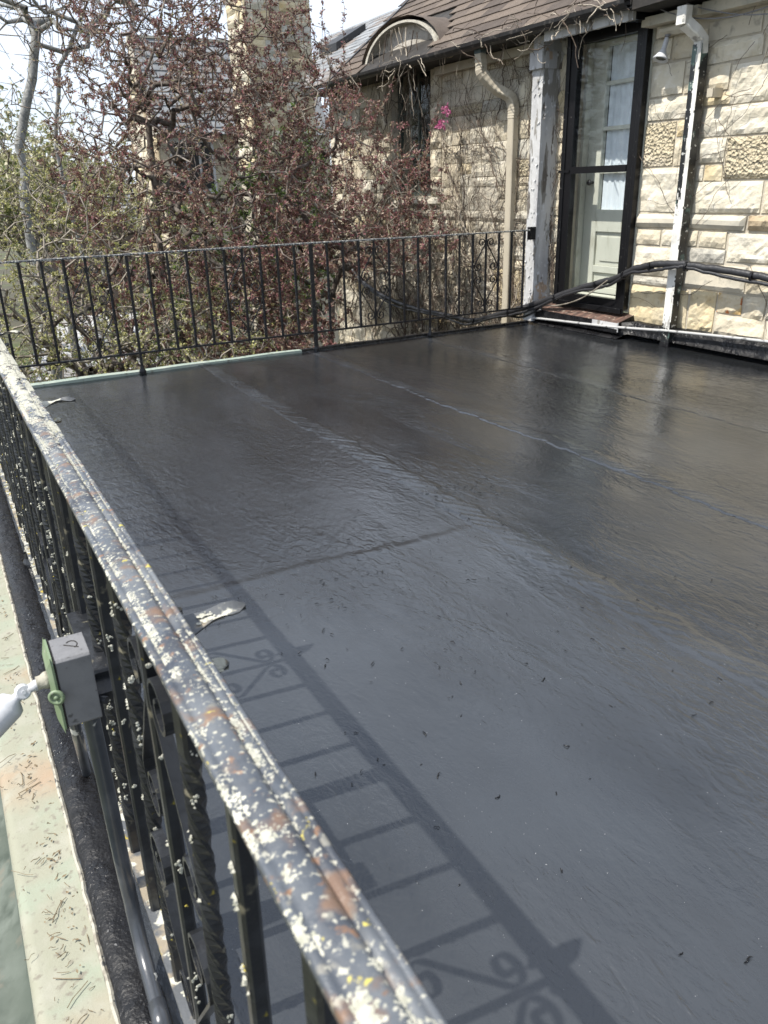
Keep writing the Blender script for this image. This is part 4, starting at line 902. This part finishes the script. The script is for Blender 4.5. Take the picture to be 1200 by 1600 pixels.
tag(g.build('conduit_pipe', m_galv, smooth=True), 'thin pale pipe running along the base of the house wall', 'pipe')
for pts, lb in ((( (4.95, 5.4, 2.95), (5.0, 4.92, 2.47), (5.0, 4.75, 2.37), (5.0, 4.57, 2.305), (5.0, 4.35, 2.25), (5.0, 4.06, 2.225), (5.0, 3.7, 2.26), (5.0, 3.0, 2.4)), 'lower overhead wire sagging in front of the eave above the lamp'),
                (((4.9, 5.3, 2.75), (5.0, 4.646, 2.425), (5.0, 4.3, 2.29), (5.0, 3.892, 2.20), (5.0, 3.3, 2.18), (5.0, 2.4, 2.25)), 'upper overhead wire leaving the frame at the top right')):
    g = MB(); g.tube(smooth_path(pts, 8), .0045, 6); tag(g.build('overhead_wire', m_plast, smooth=True), lb, 'wire')

# ------------------------------------------------------------------ creepers on the walls
def creeper(y0, y1, z0, z1, n, seed, name, label, leaves=0, pale=.25, trunkn=3, holes=()):
    R = random.Random(seed); g = MB()
    def walk(y, z, ang, length, r, lvl):
        pts = []; x = 5.105; st = .045
        for i in range(int(length/st)):
            pts.append((x+R.uniform(-.012, .006), y, z)); ang += R.gauss(0, .28)+(.05*math.sin(i)); ang += (PI/2-ang)*.03
            y += math.cos(ang)*st; z += math.sin(ang)*st
            if not (y0-.1 < y < y1+.1 and z < z1+.05): break
            if lvl < 3 and R.random() < (.16 if lvl else .24): walk(y, z, ang+R.choice((-1, 1))*R.uniform(.5, 1.3), length*R.uniform(.3, .6), r*.6, lvl+1)
        if len(pts) > 2: g.tube(pts, r, 4 if r < .005 else 6, m=1 if R.random() < pale else 0, scale=[1-.7*i/len(pts) for i in range(len(pts))])
    for i in range(n):
        tr = i < trunkn
        walk(R.uniform(y0, y1), R.uniform(z0, z0+.3) if (tr or R.random() < .55) else R.uniform(z0, z1), PI/2+R.uniform(-.7, .7), R.uniform(1.2, 2.6) if tr or R.random() < .4 else R.uniform(.3, 1.1), R.uniform(.010, .016) if tr else R.choice((R.uniform(.0015, .003), R.uniform(.003, .007))), 0)
    o = g.build('stems', [m_vine, m_vinepale])
    t = thing(name, label, 'climbing plant', loc=(5.1, (y0+y1)/2, z0)); o.parent = t; o.matrix_parent_inverse = Matrix.Identity(4); rel(o, (5.1, (y0+y1)/2, z0))
    return t
creeper(6.12, 7.9, -.8, 2.38, 120, 2, 'climbing_vine', 'bare brown creeper stems covering the wall between window and corner post', trunkn=9)
creeper(7.8, 10.5, -.8, 2.7, 90, 5, 'climbing_vine', 'bare creeper stems covering the far wall and dormer around the dark window', trunkn=8)
creeper(5.82, 6.1, .1, 2.4, 20, 8, 'climbing_vine', 'thin dry creeper on the stone strip between post and door', trunkn=1)
R = random.Random(31); g = MB()
for k in range(26):
    y, z = R.uniform(3.5, 4.4), R.uniform(.5, 2.2); a = R.choice((-.6, .6, 2.2, -2.4))+R.uniform(-.4, .4); pts = []
    for i in range(R.randint(8, 26)): pts.append((5.098+R.uniform(-.006, .006), y, z)); a += R.gauss(0, .16); y += math.cos(a)*.035; z += math.sin(a)*.035
    pts = [p for p in pts if .15 < p[2] < 2.28]
    if len(pts) > 3: g.tube(pts, .0021, 4)
for k in range(7):
    y, z = R.uniform(4.5, 4.9), R.uniform(.3, 2.1); a = R.uniform(0, 6); pts = []
    for i in range(12): pts.append((5.095, y, z)); a += R.gauss(0, .2); y += math.cos(a)*.03; z += math.sin(a)*.03
    pts = [p for p in pts if .15 < p[2] < 2.2 and p[1] < 4.93]
    if len(pts) > 3: g.tube(pts, .0014, 4)
tag(g.build('climbing_vine', m_vine), 'sparse thin creeper tendrils on the bright stone wall right of the door', 'climbing plant')
# dry tangle along the eave
g = MB()
for k in range(110):
    y = R.uniform(4.9, 6.5) if k < 60 else R.uniform(6.5, 9.2); x = R.uniform(4.70, 4.88); z = 2.42+R.uniform(-.04, .08); d = Vector((R.uniform(-.3, .3), R.choice((-1, 1))*R.uniform(.4, 1), R.uniform(-.9, .3))); pts = []
    for i in range(R.randint(6, 14)):
        pts.append((x, y, z)); d += Vector((R.gauss(0, .2), R.gauss(0, .3), R.gauss(-.05, .3))); d.normalize(); x += d.x*.03; y += d.y*.035; z += d.z*.03
        x = min(max(x, 4.62), 4.9)
    g.tube(pts, R.uniform(.0015, .0045), 4, m=1 if R.random() < .5 else 0)
tag(g.build('climbing_vine', [m_vine, m_vinepale]), 'dry twiggy creeper tangle hanging from the eave and peeling fascia', 'climbing plant')
# long hanging stems over the dormer
g = MB()
for k in range(13):
    y = R.uniform(7.7, 9.0); z = 2.80-.35*((y-DC)/DR)**2; x = 4.9; pts = []; vy = R.uniform(-.02, .02)
    for i in range(R.randint(10, 24)): pts.append((x, y, z)); x += R.gauss(0, .006); vy += R.gauss(0, .006); y += vy; z -= .04
    g.tube(pts, R.uniform(.003, .008), 5, m=1 if k % 2 else 0, scale=[1-.6*i/len(pts) for i in range(len(pts))])
tag(g.build('climbing_vine', [m_vine, m_vinepale]), 'long creeper stems hanging in front of the arched dormer and window', 'climbing plant')

# ------------------------------------------------------------------ chimney and neighbouring wing
CO = Vector((6.8, 16.4, -3)); ch = thing('stone_chimney', 'tall pale stone chimney rising behind the red-leaved tree', 'chimney', loc=CO); ch.matrix_world = Matrix.Translation(CO)
cx0, cx1, cy0, cy1, cz1 = 6.10, 7.48, 16.0, 17.0, 4.78
g = MB(); g.box(cx0+.03, cx1-.03, cy0+.03, cy1-.03, -3, cz1); shaft = rel(g.build('shaft', m_mortar, ch), CO)
R = random.Random(12); z = 1.6; nst = 0
while z < cz1-.02:
    h = min(R.uniform(.16, .30), cz1-z); h = h if cz1-z-h > .1 else cz1-z
    x = cx0
    while x < cx1-.02:
        w_ = R.uniform(.22, .55); w_ = w_ if cx1-x-w_ > .15 else cx1-x
        vs, fs = stone_mesh(x, x+w_, z, z+h, 'cream', R.randint(0, 999), x=cy0+.034, res=.09, ax='y', proud=.03); g = MB(); g.add(vs, fs)
        rel(g.build('stone', MS[R.choice(('cream', 'cream', 'yellow', 'white', 'grey', 'tan'))], shaft), CO); x += w_
    y = cy0
    while y < cy1-.02:
        w_ = R.uniform(.3, .6); w_ = w_ if cy1-y-w_ > .15 else cy1-y
        vs, fs = stone_mesh(y, y+w_, z, z+h, 'cream', R.randint(0, 999), x=cx0+.034, res=.09, proud=.03); g = MB(); g.add(vs, fs)
        rel(g.build('stone', MS[R.choice(('cream', 'yellow', 'white', 'cream'))], shaft), CO); y += w_
    z += h
g = MB(); g.box(cx0-.06, cx1+.06, cy0-.06, cy1+.06, cz1, cz1+.14); g.box(cx0+.02, cx1-.02, cy0+.02, cy1-.02, cz1+.14, cz1+.4); rel(g.build('cap', MS['smooth'], ch), CO)

NO = Vector((6.5, 20, -3)); nb = thing('neighbour_wing', 'grey slate roofed stone house wing seen through the trees left of the chimney', 'house', loc=NO); nb.matrix_world = Matrix.Translation(NO)
# gable wall facing -x with steep roof; ridge at y=20.2 z=4.4, eave y=19.05 z=2.65
g = MB(); GX = 5.0
g.add([(GX, 18.95, -3), (GX, 21.4, -3), (GX, 21.4, 2.6), (GX, 20.2, 4.34), (GX, 19.0, 2.6), (GX, 18.95, 1.9)], [(0, 1, 2, 3, 4, 5)]); g.box(GX+.01, 9.2, 19.0, 21.4, -3, 2.55)
wl = rel(g.build('wall', mat('far_stone_wall', (.48, .42, .32), .9, layers=[(2, .45, .65, (.38, .33, .25)), (7, .5, .7, (.55, .50, .40))], bumps=[(5, .8, .05, 5)]), nb), NO)
R = random.Random(77); z = -.2
while z < 4.2:
    h = R.uniform(.2, .34); y = 18.97; ymax = 21.4
    if z > 2.6: k = (z+h-2.6)/1.74; y = 19.0+1.2*k; ymax = 21.4-1.2*k
    while y < ymax-.05:
        w_ = min(R.uniform(.3, .6), ymax-y); vs, fs = stone_mesh(y, y+w_, z, z+h, 'cream', R.randint(0, 999), x=GX, res=.12, proud=.04); g = MB(); g.add(vs, fs); rel(g.build('stone', MS[R.choice(('cream', 'yellow', 'white', 'cream', 'tan'))], wl), NO); y += w_
    z += h
g = MB(); g.add([(GX-.05, 18.85, 2.42), (9.2, 18.85, 2.42), (9.2, 20.2, 4.42), (GX-.05, 20.2, 4.42), (9.2, 21.6, 2.42), (GX-.05, 21.6, 2.42)], [(0, 1, 2, 3), (3, 2, 4, 5)])
nr = rel(g.build('roof', m_slate[0], nb), NO)
g = MB(); sl3 = 2.0/1.35; R = random.Random(5)
for r_ in range(14):
    y = 18.83+.1*r_; z = 2.41+.1*r_*sl3; x = GX-.06+R.uniform(0, .1)
    while x < 8.5:
        w_ = R.uniform(.22, .32); g = MB(); g.add([(x, y-.018, z+.02), (x+w_-.012, y-.018, z+.02), (x+w_-.012, y+.105, z+.105*sl3+.006), (x, y+.105, z+.105*sl3+.006), (x, y-.004, z), (x+w_-.012, y-.004, z)], [(0, 1, 2, 3), (4, 5, 1, 0)], R.choice((0, 0, 2, 2, 1))); mi_ = g.m[0]; g.m = [0]*len(g.m); rel(g.build('slate', m_slate[mi_], nr), NO); x += w_
g = MB(); g.sweep([(GX-.07, 20.2, 4.44), (9.2, 20.2, 4.44)], [(-.06, 0), (-.06, .05), (.06, .05), (.06, 0)]); g.sweep([(GX-.06, 18.83, 2.4), (GX-.06, 20.2, 4.43)], [(-.03, -.1), (-.03, .03), (.03, .03), (.03, -.1)]); rel(g.build('ridge_trim', MS['smooth'], nb), NO)
g = MB(); g.box(GX+.25, GX+1.2, 18.80, 19.0, 1.2, 2.35); bay = rel(g.build('bay_window', m_whitep, nb), NO)
for i in range(3):
    g = MB(); g.box(GX+.29+i*.30, GX+.53+i*.30, 18.785, 18.80, 1.3, 2.25); rel(g.build('pane', m_darkroom, bay), NO)
g = MB(); g.box(GX+.15, GX+1.35, 18.55, 19.0, 2.36, 2.44); rel(g.build('bay_roof', m_dark, nb), NO)
GO = Vector((5.3, 33, -3)); gr = thing('garage', 'low grey shingled garage roof half hidden behind the budding branches', 'garage', loc=GO); gr.matrix_world = Matrix.Translation(GO)
g = MB(); g.box(4.0, 7.2, 32, 36, -3, .4); rel(g.build('wall', m_shing[2], gr), GO)
g = MB(); g.add([(3.8, 31.6, .3), (7.4, 31.6, .3), (7.4, 34, 2.1), (3.8, 34, 2.1), (7.4, 36.3, .3), (3.8, 36.3, .3)], [(0, 1, 2, 3), (3, 2, 4, 5)]); gf = rel(g.build('roof', m_slate[2], gr), GO)
g = MB()
for r_ in range(14):
    t = r_/14; g.box(3.8, 7.4, 31.58+2.4*t, 31.70+2.4*t, .30+1.8*t, .345+1.8*t, r_ % 3)
stuff(rel(g.build('shingle_course', m_slate, gf), GO))

# ------------------------------------------------------------------ trees
def seg_tubes(Pa, Pb, Ra, Rb, k):
    """independent tapered segments, vectorised"""
    D = Pb-Pa; Ln = np.linalg.norm(D, axis=1, keepdims=True)+1e-9; D = D/Ln
    U = np.where(np.abs(D[:, 2:3]) > .9, np.array([[1., 0, 0]]), np.array([[0, 0, 1.]])); S1 = np.cross(D, U); S1 /= np.linalg.norm(S1, axis=1, keepdims=True)+1e-9; S2 = np.cross(S1, D)
    Pb = Pb+D*Ra[:, None]*.3
    V = np.zeros((len(Pa), 2*k, 3))
    for j in range(k):
        a = 2*PI*j/k; o = S1*math.cos(a)+S2*math.sin(a)
        V[:, j] = Pa+o*Ra[:, None]; V[:, k+j] = Pb+o*Rb[:, None]
    F = []
    base = np.arange(len(Pa))[:, None]*2*k
    for j in range(k): F.append(base+np.array([[j, (j+1) % k, k+(j+1) % k, k+j]]))
    return V.reshape(-1, 3), np.concatenate(F, 0)
def leaf_cloud(P, D, size, width, mats, name, parent, probs, rg, droop=.2, bend=.25):
    """P positions, D axis direction; kite-shaped folded leaves"""
    n = len(P); L_ = size*rg.uniform(.6, 1.35, n)[:, None]; W = width*rg.uniform(.7, 1.3, n)[:, None]
    D = D+rg.normal(0, .55, (n, 3)); D[:, 2] -= droop; D /= np.linalg.norm(D, axis=1, keepdims=True)
    Q = rg.normal(0, 1, (n, 3)); S_ = np.cross(D, Q); S_ /= np.linalg.norm(S_, axis=1, keepdims=True)+1e-9; N = np.cross(S_, D)
    a = P; b = P+D*L_*.45+S_*W*.5+N*L_*bend*.3; c = P+D*L_; d = P+D*L_*.45-S_*W*.5+N*L_*bend*.3
    V = np.stack([a, b, c, d], 1).reshape(-1, 3); F = np.arange(4*n).reshape(n, 4)
    return np_mesh(name, V, F, mats, parent, mi=rg.choice(len(mats), n, p=probs))
def tree(name, label, root, targets, seed, r_tip=.004, step=.16, bark=None, twig=None, trunk_to=None, leaf=None, group=None, cat='tree', expo=.5, wob=.035, maxr=.2, thick=.02, trunkw=None, shoots=None):
    rg = np.random.default_rng(seed); root = np.array(root, float); nodes = [root]; par = [-1]
    if trunk_to is not None:
        way = [np.array(q, float) for q in trunk_to]; cur = root
        for wpt in way:
            nst = max(1, int(np.linalg.norm(wpt-cur)/step)); a = cur.copy()
            for i in range(1, nst+1):
                nodes.append(a+(wpt-a)*i/nst+rg.normal(0, wob*.4, 3)*(i < nst)); par.append(len(nodes)-2)
            cur = wpt
    T = np.array(targets); org = nodes[-1]; T = T[np.argsort(np.linalg.norm(T-org, axis=1)+rg.uniform(0, .35, len(T)))]
    arr = np.zeros((len(nodes)+len(T)*9+40, 3)); cnt = len(nodes); arr[:cnt] = nodes
    skip = int(cnt*.55)
    for t in T:
        d = np.linalg.norm(arr[skip:cnt]-t, axis=1); j = int(np.argmin(d))+skip; dd = d[j-skip]
        nst = min(8, max(1, int(round(dd/step)))); a = arr[j].copy(); prev = j
        bow = np.array([0, 0, -dd*.10])+rg.normal(0, dd*.07, 3)
        for i in range(1, nst+1):
            s = i/nst; arr[cnt] = a+(t-a)*s+bow*math.sin(PI*s)+rg.normal(0, wob, 3)*(i < nst); par.append(prev); prev = cnt; cnt += 1
    tips = []
    if shoots:
        for (p0, p1) in shoots:
            p0, p1 = np.array(p0, float), np.array(p1, float); arr = np.vstack([arr, np.zeros((14, 3))])
            j = int(np.argmin(np.linalg.norm(arr[:cnt]-p0, axis=1))); prev = j; a = arr[j].copy()
            for i in range(1, 11):
                s = i/10; q = a+(p1-a)*s; q[:2] = a[:2]+(p1-a)[:2]*s**.7; arr[cnt] = q+rg.normal(0, .012, 3); par.append(prev); prev = cnt; cnt += 1
    P = arr[:cnt]; par = np.array(par); w_ = np.zeros(cnt); haschild = np.zeros(cnt, bool); haschild[par[1:]] = True; w_[~haschild] = 1
    for i in range(cnt-1, 0, -1): w_[par[i]] += w_[i]
    Rr = np.minimum(r_tip*np.maximum(w_, 1)**expo, maxr)
    ii = np.arange(1, cnt); Pa, Pb, Ra, Rb = P[par[ii]], P[ii], Rr[par[ii]], Rr[ii]; Ra = np.minimum(Ra, Rb*1.6)
    th = tree_root = thing(name, label, cat, group, loc=tuple(root)); th.matrix_world = Matrix.Translation(Vector(root))
    for nm, sel, k, m in (('trunk', Rb >= thick, 8, bark), ('twigs', Rb < thick, 3, twig)):
        if sel.sum() == 0: continue
        V, F = seg_tubes(Pa[sel]-root, Pb[sel]-root, Ra[sel], Rb[sel], k)
        o = np_mesh(nm, V, F, m, th, smooth=(k > 3))
        if nm == 'twigs': stuff(o)
    if leaf:
        for lf_ in (leaf if isinstance(leaf, list) else [leaf]):
            size, width, mats, probs, per, clus, zfun, lname = lf_[:8]
            sel = np.where(w_[ii] <= lf_[8] if len(lf_) > 8 else w_[ii] <= 3)[0]
            prob = np.ones(len(sel)) if zfun is None else np.clip(zfun((Pa[sel]+Pb[sel])/2), 0, 10)
            m = rg.poisson(per*prob); idx = np.repeat(sel, m)
            if len(idx) == 0: continue
            s = rg.uniform(0, 1, (len(idx), 1)); c = Pa[idx]*(1-s)+Pb[idx]*s; d = Pb[idx]-Pa[idx]; d /= np.linalg.norm(d, axis=1, keepdims=True)+1e-9
            nn = clus; c = np.repeat(c, nn, 0)+rg.normal(0, size*.22, (len(idx)*nn, 3)); d = np.repeat(d, nn, 0)
            o = leaf_cloud(c-root, d*.6, size, width, mats, lname, th, probs, rg); stuff(o)
    return th
def ell(n, c, r, seed, shell=.0, cut=None):
    rg = np.random.default_rng(seed); q = rg.normal(0, 1, (n*3, 3)); q /= np.linalg.norm(q, axis=1, keepdims=True); q *= (rg.uniform(shell, 1, (len(q), 1)))**(1/2.4)
    q = q*np.array(r)+np.array(c)
    # clump: pull towards cluster centres for gaps
    cc = q[rg.choice(len(q), max(6, n//22))]; d = np.linalg.norm(q[:, None]-cc[None], axis=2); j = d.argmin(1); q = q+(cc[j]-q)*rg.uniform(.05, .35, (len(q), 1))
    if cut is not None: q = q[cut(q)]
    return q[:n]
RP = [.22, .33, .27, .09, .09]
okx = lambda q: (q[:, 0] < 4.98) & (q[:, 1] > 6.22) & ~((q[:, 0] > 3.35) & (q[:, 1] < 8.6) & (q[:, 2] < .42))
def zdense(lo, hi, a, b): return lambda p: a+(b-a)*np.clip((hi-p[:, 2])/(hi-lo), 0, 1)
# main red-leaved crab apple, centre of the view
T1 = np.vstack([ell(2600, (2.45, 8.7, 1.1), (1.45, 1.5, 2.2), 1, cut=okx), ell(900, (3.1, 7.7, .1), (1.1, 1.1, 1.2), 2, cut=okx), ell(1300, (2.9, 9.2, 2.8), (1.35, 1.2, 1.2), 3, cut=okx)])
tree('crabapple_tree', 'crab apple with wine-red young leaves filling the view behind the far railing', (2.55, 8.9, -3), T1, 4, bark=m_bark, twig=m_twigd, trunk_to=[(2.5, 8.85, -1.2), (2.2, 8.8, .4), (2.28, 8.9, 1.9)], r_tip=.0024, expo=.43, wob=.012, maxr=.032, thick=.014,
     leaf=[(.036, .0135, m_redlf, RP, 6.5, 4, zdense(.0, 3.2, .45, 1.25), 'leaves', 4)],
     shoots=[((2.2, 8.6, 2.5), (2.05, 8.4, 4.1)), ((2.4, 8.6, 2.5), (2.55, 8.5, 4.3)), ((3.0, 8.7, 2.6), (3.2, 8.6, 4.2)), ((2.0, 8.6, 1.8), (1.7, 8.5, 3.7)), ((1.8, 8.6, 1.8), (1.35, 8.5, 3.4)), ((3.2, 8.9, 2.6), (3.6, 8.8, 3.6))])
# second crab apple close to the wall
T2 = np.vstack([ell(800, (3.85, 9.0, 2.15), (.85, .9, .95), 15, cut=okx), ell(1500, (4.0, 8.1, .8), (.92, 1.35, 1.5), 11, cut=okx), ell(240, (4.35, 7.3, .95), (.55, .8, .8), 12, cut=okx), ell(260, (3.5, 7.4, -.4), (.8, .8, .6), 13, cut=okx)])
tree('crabapple_tree', 'crab apple with rosier leaves reaching across the wall and the dark window', (3.75, 8.2, -3), T2, 14, bark=m_bark, twig=m_twig, trunk_to=[(3.75, 8.2, -1.5), (3.85, 8.1, -.1)], r_tip=.0024, expo=.43, wob=.012, maxr=.030, thick=.014,
     leaf=[(.034, .013, m_redlf, [.20, .32, .26, .16, .06], 5.5, 4, zdense(-.3, 2.6, .75, 1.15), 'leaves', 4)],
     shoots=[((3.9, 8.4, 1.6), (3.85, 8.5, 3.15)), ((4.1, 8.5, 1.6), (4.15, 8.6, 3.25)), ((4.3, 8.6, 1.6), (4.45, 8.7, 3.15)), ((4.2, 8.2, 1.4), (4.75, 8.1, 2.35)), ((3.7, 8.4, 1.6), (3.6, 8.6, 2.9)), ((4.5, 7.5, 1.2), (4.85, 7.45, 2.0))])
# pink blossom on the wall-side tree
rg = np.random.default_rng(5); c = np.vstack([rg.normal(0, .026, (20, 3))+np.array([4.93, 7.42, 1.95]), rg.normal(0, .032, (24, 3))+np.array([4.92, 7.52, 1.83])]); c = np.repeat(c, 5, 0)
t = thing('blossom', 'two bright pink blossom clusters on a thin twig before the wall beside the window', 'blossom', loc=(4.93, 7.47, 1.9))
o = leaf_cloud(c-np.array([4.93, 7.47, 1.9]), rg.normal(0, 1, c.shape), .024, .016, m_bloom, 'petals', t, [.7, .3], rg); stuff(o)
g = MB(); g.tube([(.0, .0, .03), (-.02, .04, -.1), (-.08, .12, -.35), (-.2, .2, -.7)], .003, 5); g.build('stem', m_vine, t)
# budding yellow-green tree at lower left
T3 = np.vstack([ell(700, (.85, 7.9, -.1), (.8, .9, .95), 25, cut=okx), ell(1700, (1.0, 8.3, .45), (1.6, 1.4, 1.35), 21, cut=okx), ell(900, (2.2, 7.5, -.25), (1.2, .9, .8), 22, cut=okx), ell(700, (.55, 7.6, -.9), (.9, .9, .6), 24, cut=okx)])
tree('budding_tree', 'dark-limbed tree with tiny yellow-green buds at the left behind the far railing', (1.35, 9.1, -3), T3, 23, bark=m_bark, twig=m_twig, trunk_to=[(1.35, 9.0, -1.9), (1.2, 8.7, -1.1)], r_tip=.0028, expo=.47, wob=.022, thick=.016, maxr=.07,
     leaf=[(.020, .013, m_budlf, [.45, .3, .25], 3.2, 5, None, 'buds', 3)])
T3b = ell(600, (-.6, 9.6, 1.3), (1.6, 1.5, 1.4), 26)
T3c = ell(1500, (2.5, 10.9, 1.3), (1.9, .9, 2.1), 28)
tree('budding_tree', 'fine olive-twigged tree showing between the crab apple and the slate roofed wing', (2.4, 11.1, -3), T3c, 29, bark=m_bark, twig=m_twigd, trunk_to=[(2.4, 11.0, -1.)], r_tip=.0030, expo=.44, wob=.02, thick=.016, maxr=.045,
     leaf=[(.024, .012, [m_budlf[1], m_redlf[2], m_budlf[0], m_redlf[4]], [.25, .35, .1, .3], 1.5, 4, None, 'buds', 3)])
tree('budding_tree', 'smaller budding shrub tree at the far left edge below the bare tree', (-.4, 10.2, -3), T3b, 27, bark=m_bark, twig=m_twig, trunk_to=[(-.4, 10.1, -.6)], r_tip=.0036, expo=.5, leaf=[(.022, .014, m_budlf, [.5, .3, .2], 1.3, 4, None, 'buds', 3)])
# tall bare tree
T4 = ell(1300, (2.5, 14, 5.2), (2.6, 2.2, 2.6), 31, .3)
tree('bare_tree', 'tall leafless grey-barked tree rising at the upper left', (1.45, 14, -3), T4, 32, bark=m_greybark, twig=m_twig, trunk_to=[(1.5, 14, .5), (1.6, 14, 1.95), (1.95, 14, 2.85), (2.12, 14, 3.45), (2.3, 14, 4.0)], r_tip=.0038, expo=.46, step=.3, wob=.04, maxr=.075)
T4b = ell(1100, (2.8, 12.6, 4.1), (1.8, 1.3, 1.4), 33, .2)
tree('bare_tree', 'slender bare tree with reddish twigs leaning right against the sky', (2.35, 13.2, -3), T4b, 34, bark=m_greybark, twig=m_bark, trunk_to=[(2.0, 13.2, 1.9), (2.2, 13.1, 2.9), (2.7, 13, 3.7)], r_tip=.0034, expo=.45, step=.3, wob=.035, maxr=.03,
     leaf=[(.035, .014, m_redlf, RP, .9, 2, None, 'buds', 2)])
# background trees
BT = [(2.6, 19.5, 1.7, 1.9, 71, 1), (.4, 17.5, 1.8, 1.8, 72, 0), (4.0, 22, 1.6, 1.5, 73, 2), (-1.5, 22, 2.4, 3.2, 41, 0), (1.4, 25, 2.8, 3.6, 42, 1), (3.6, 27, 2.4, 2.9, 43, 0), (-6, 26, 3, 4.4, 44, 1), (5.4, 38, 3, 2.6, 45, 1), (-2, 36, 4, 4, 46, 0), (9, 30, 3.4, 3.0, 47, 1), (2.0, 18, 1.5, 1.6, 48, 2)]
BL = ['olive budding tree in front of the garage roof', 'low budding tree at the left just beyond the yard', 'small budding tree before the stone gable foot', 'pale budding tree far behind the railing at the upper left', 'greenish budding tree behind the tall bare tree', 'grey twiggy tree left of the slate gable', 'broad budding tree beyond the left edge of the view', 'distant budding tree seen low behind the garage', 'distant grey tree on the left horizon', 'far tree behind the neighbouring wing', 'small thin tree between bare trunk and slate gable']
for i, (x, y, r_, h, sd, kd) in enumerate(BT):
    T = ell(800, (x, y, h*.55+.2), (r_, r_, h*.62), sd, .1)
    tree('background_tree', BL[i], (x, y, -3), T, sd, bark=m_greybark, twig=m_twig, trunk_to=[(x, y, -.5)], r_tip=.007, expo=.42, step=.45, wob=.08, group='budding trees beyond the garden', thick=.035,
         leaf=[(.10, .06, [m_budlf[1], m_budlf[2], m_greenlf[0]], [.4, .4, .2] if kd else [.2, .6, .2], 1.9 if kd else 1.0, 4, None, 'buds', 3)])
# evergreen shrubs behind the crab apple
GS = [(5.6, 13.2, .9, 2.6, 51), (4.6, 12.6, .8, 2.0, 52), (3.4, 12.2, .9, 1.6, 53), (6.6, 14.6, .8, 2.4, 54)]
GLb = ['bright green feathery shrub right of the chimney foot', 'green shrub glimpsed through the red tree below the chimney', 'lower green shrub behind the trunk of the red tree', 'tall green shrub behind the house corner']
for i, (x, y, r_, h, sd) in enumerate(GS):
    T = ell(500, (x, y, h-1.9), (r_, r_, 1.9), sd)
    tree('evergreen_shrub', GLb[i], (x, y, -3), T, sd, bark=m_bark, twig=m_bark, trunk_to=[(x, y, -2)], r_tip=.006, expo=.42, step=.25, cat='shrub', group='green shrubs behind the crab apples',
         leaf=[(.075, .03, m_greenlf, [.45, .3, .25], 3, 4, None, 'leaves', 3)])
# low shrubs and ground cover under the railing
LS = [(.5, 12.6, -1.7, 1.3, 81, 2), (1.9, 14.6, -1.7, 1.3, 82, 2), (3.3, 14.2, -1.3, 1.2, 83, 1), (-.9, 11.5, -1.3, 1.2, 84, 2), (2.6, 11.4, -1.6, 1.1, 85, 2), (1.0, 7.3, -2.1, .9, 61, 2), (2.2, 7.0, -1.6, .8, 62, 1), (3.2, 6.9, -1.3, .8, 63, 0), (3.6, 6.9, -2.2, .6, 64, 0), (.1, 7.4, -2.2, .8, 65, 2), (2.9, 8.4, -1.8, 1.0, 66, 1), (3.0, 9.6, -1.3, .8, 67, 0)]
LL = ['mossy bush at the far left beyond the budding tree', 'rounded mossy bush before the garage', 'dark green bush under the slate roofed wing', 'pale green bush left of the budding tree trunk', 'olive bush between budding tree and crab apple', 'mossy green bush low at the left under the railing', 'dark evergreen bush under the middle of the far railing', 'red-tipped bush just beyond the green roof edge', 'red-leaved bush at the foot of the creeper wall', 'low green bush at the far left corner of the deck', 'shaded evergreen bush between the two crab apples', 'shaded red-leaved bush behind the crab apple trunk']
for i, (x, y, z, r_, sd, kd) in enumerate(LS):
    T = ell(480, (x, y, z), (r_, r_*.8, .85+.3*(r_ > 1.05)), sd, cut=okx)
    lm = [(.045, .018, m_redlf, [.3, .4, .15, .1, .05], 4., 5, None, 'leaves', 3)] if kd == 0 else [(.04, .022, m_greenlf, [.3, .2, .5], 4.2, 5, None, 'leaves', 3)] if kd == 1 else [(.045, .025, [m_dry[1], m_greenlf[1], m_dry[0]], [.55, .2, .25], 2.4, 4, None, 'leaves', 3)]
    tree('low_bush', LL[i], (x, y, -3), T, sd, bark=m_bark, twig=m_twig, trunk_to=[(x, y, -2.7)], r_tip=.0035, expo=.45, step=.16, cat='bush', leaf=lm)
rg = np.random.default_rng(91); n = 60000
P = np.stack([rg.uniform(-6, 12, n), rg.uniform(6.3, 30, n)**1.0, np.zeros(n)], 1); P[:, 2] = -3+rg.uniform(0, .22, n)*(1+.8*np.sin(P[:, 0]*1.3)*np.cos(P[:, 1]*.9))
P = P[~((P[:, 1] > 19) & (P[:, 0] > .4+(P[:, 1]-19)*.115) & (P[:, 0] < 5.4+(P[:, 1]-19)*.12))]
P = P[~((P[:, 0] > 5.1) & (P[:, 1] < 10.7))]
o = leaf_cloud(P, rg.normal(0, 1, P.shape), .09, .06, [m_dry[0], m_dry[1], m_dry[2], m_greenlf[0]], 'ground_cover', None, [.3, .3, .25, .15], rg); stuff(o); tag(o, 'low moss ivy and leaf litter covering the yard below the deck', 'ground cover')
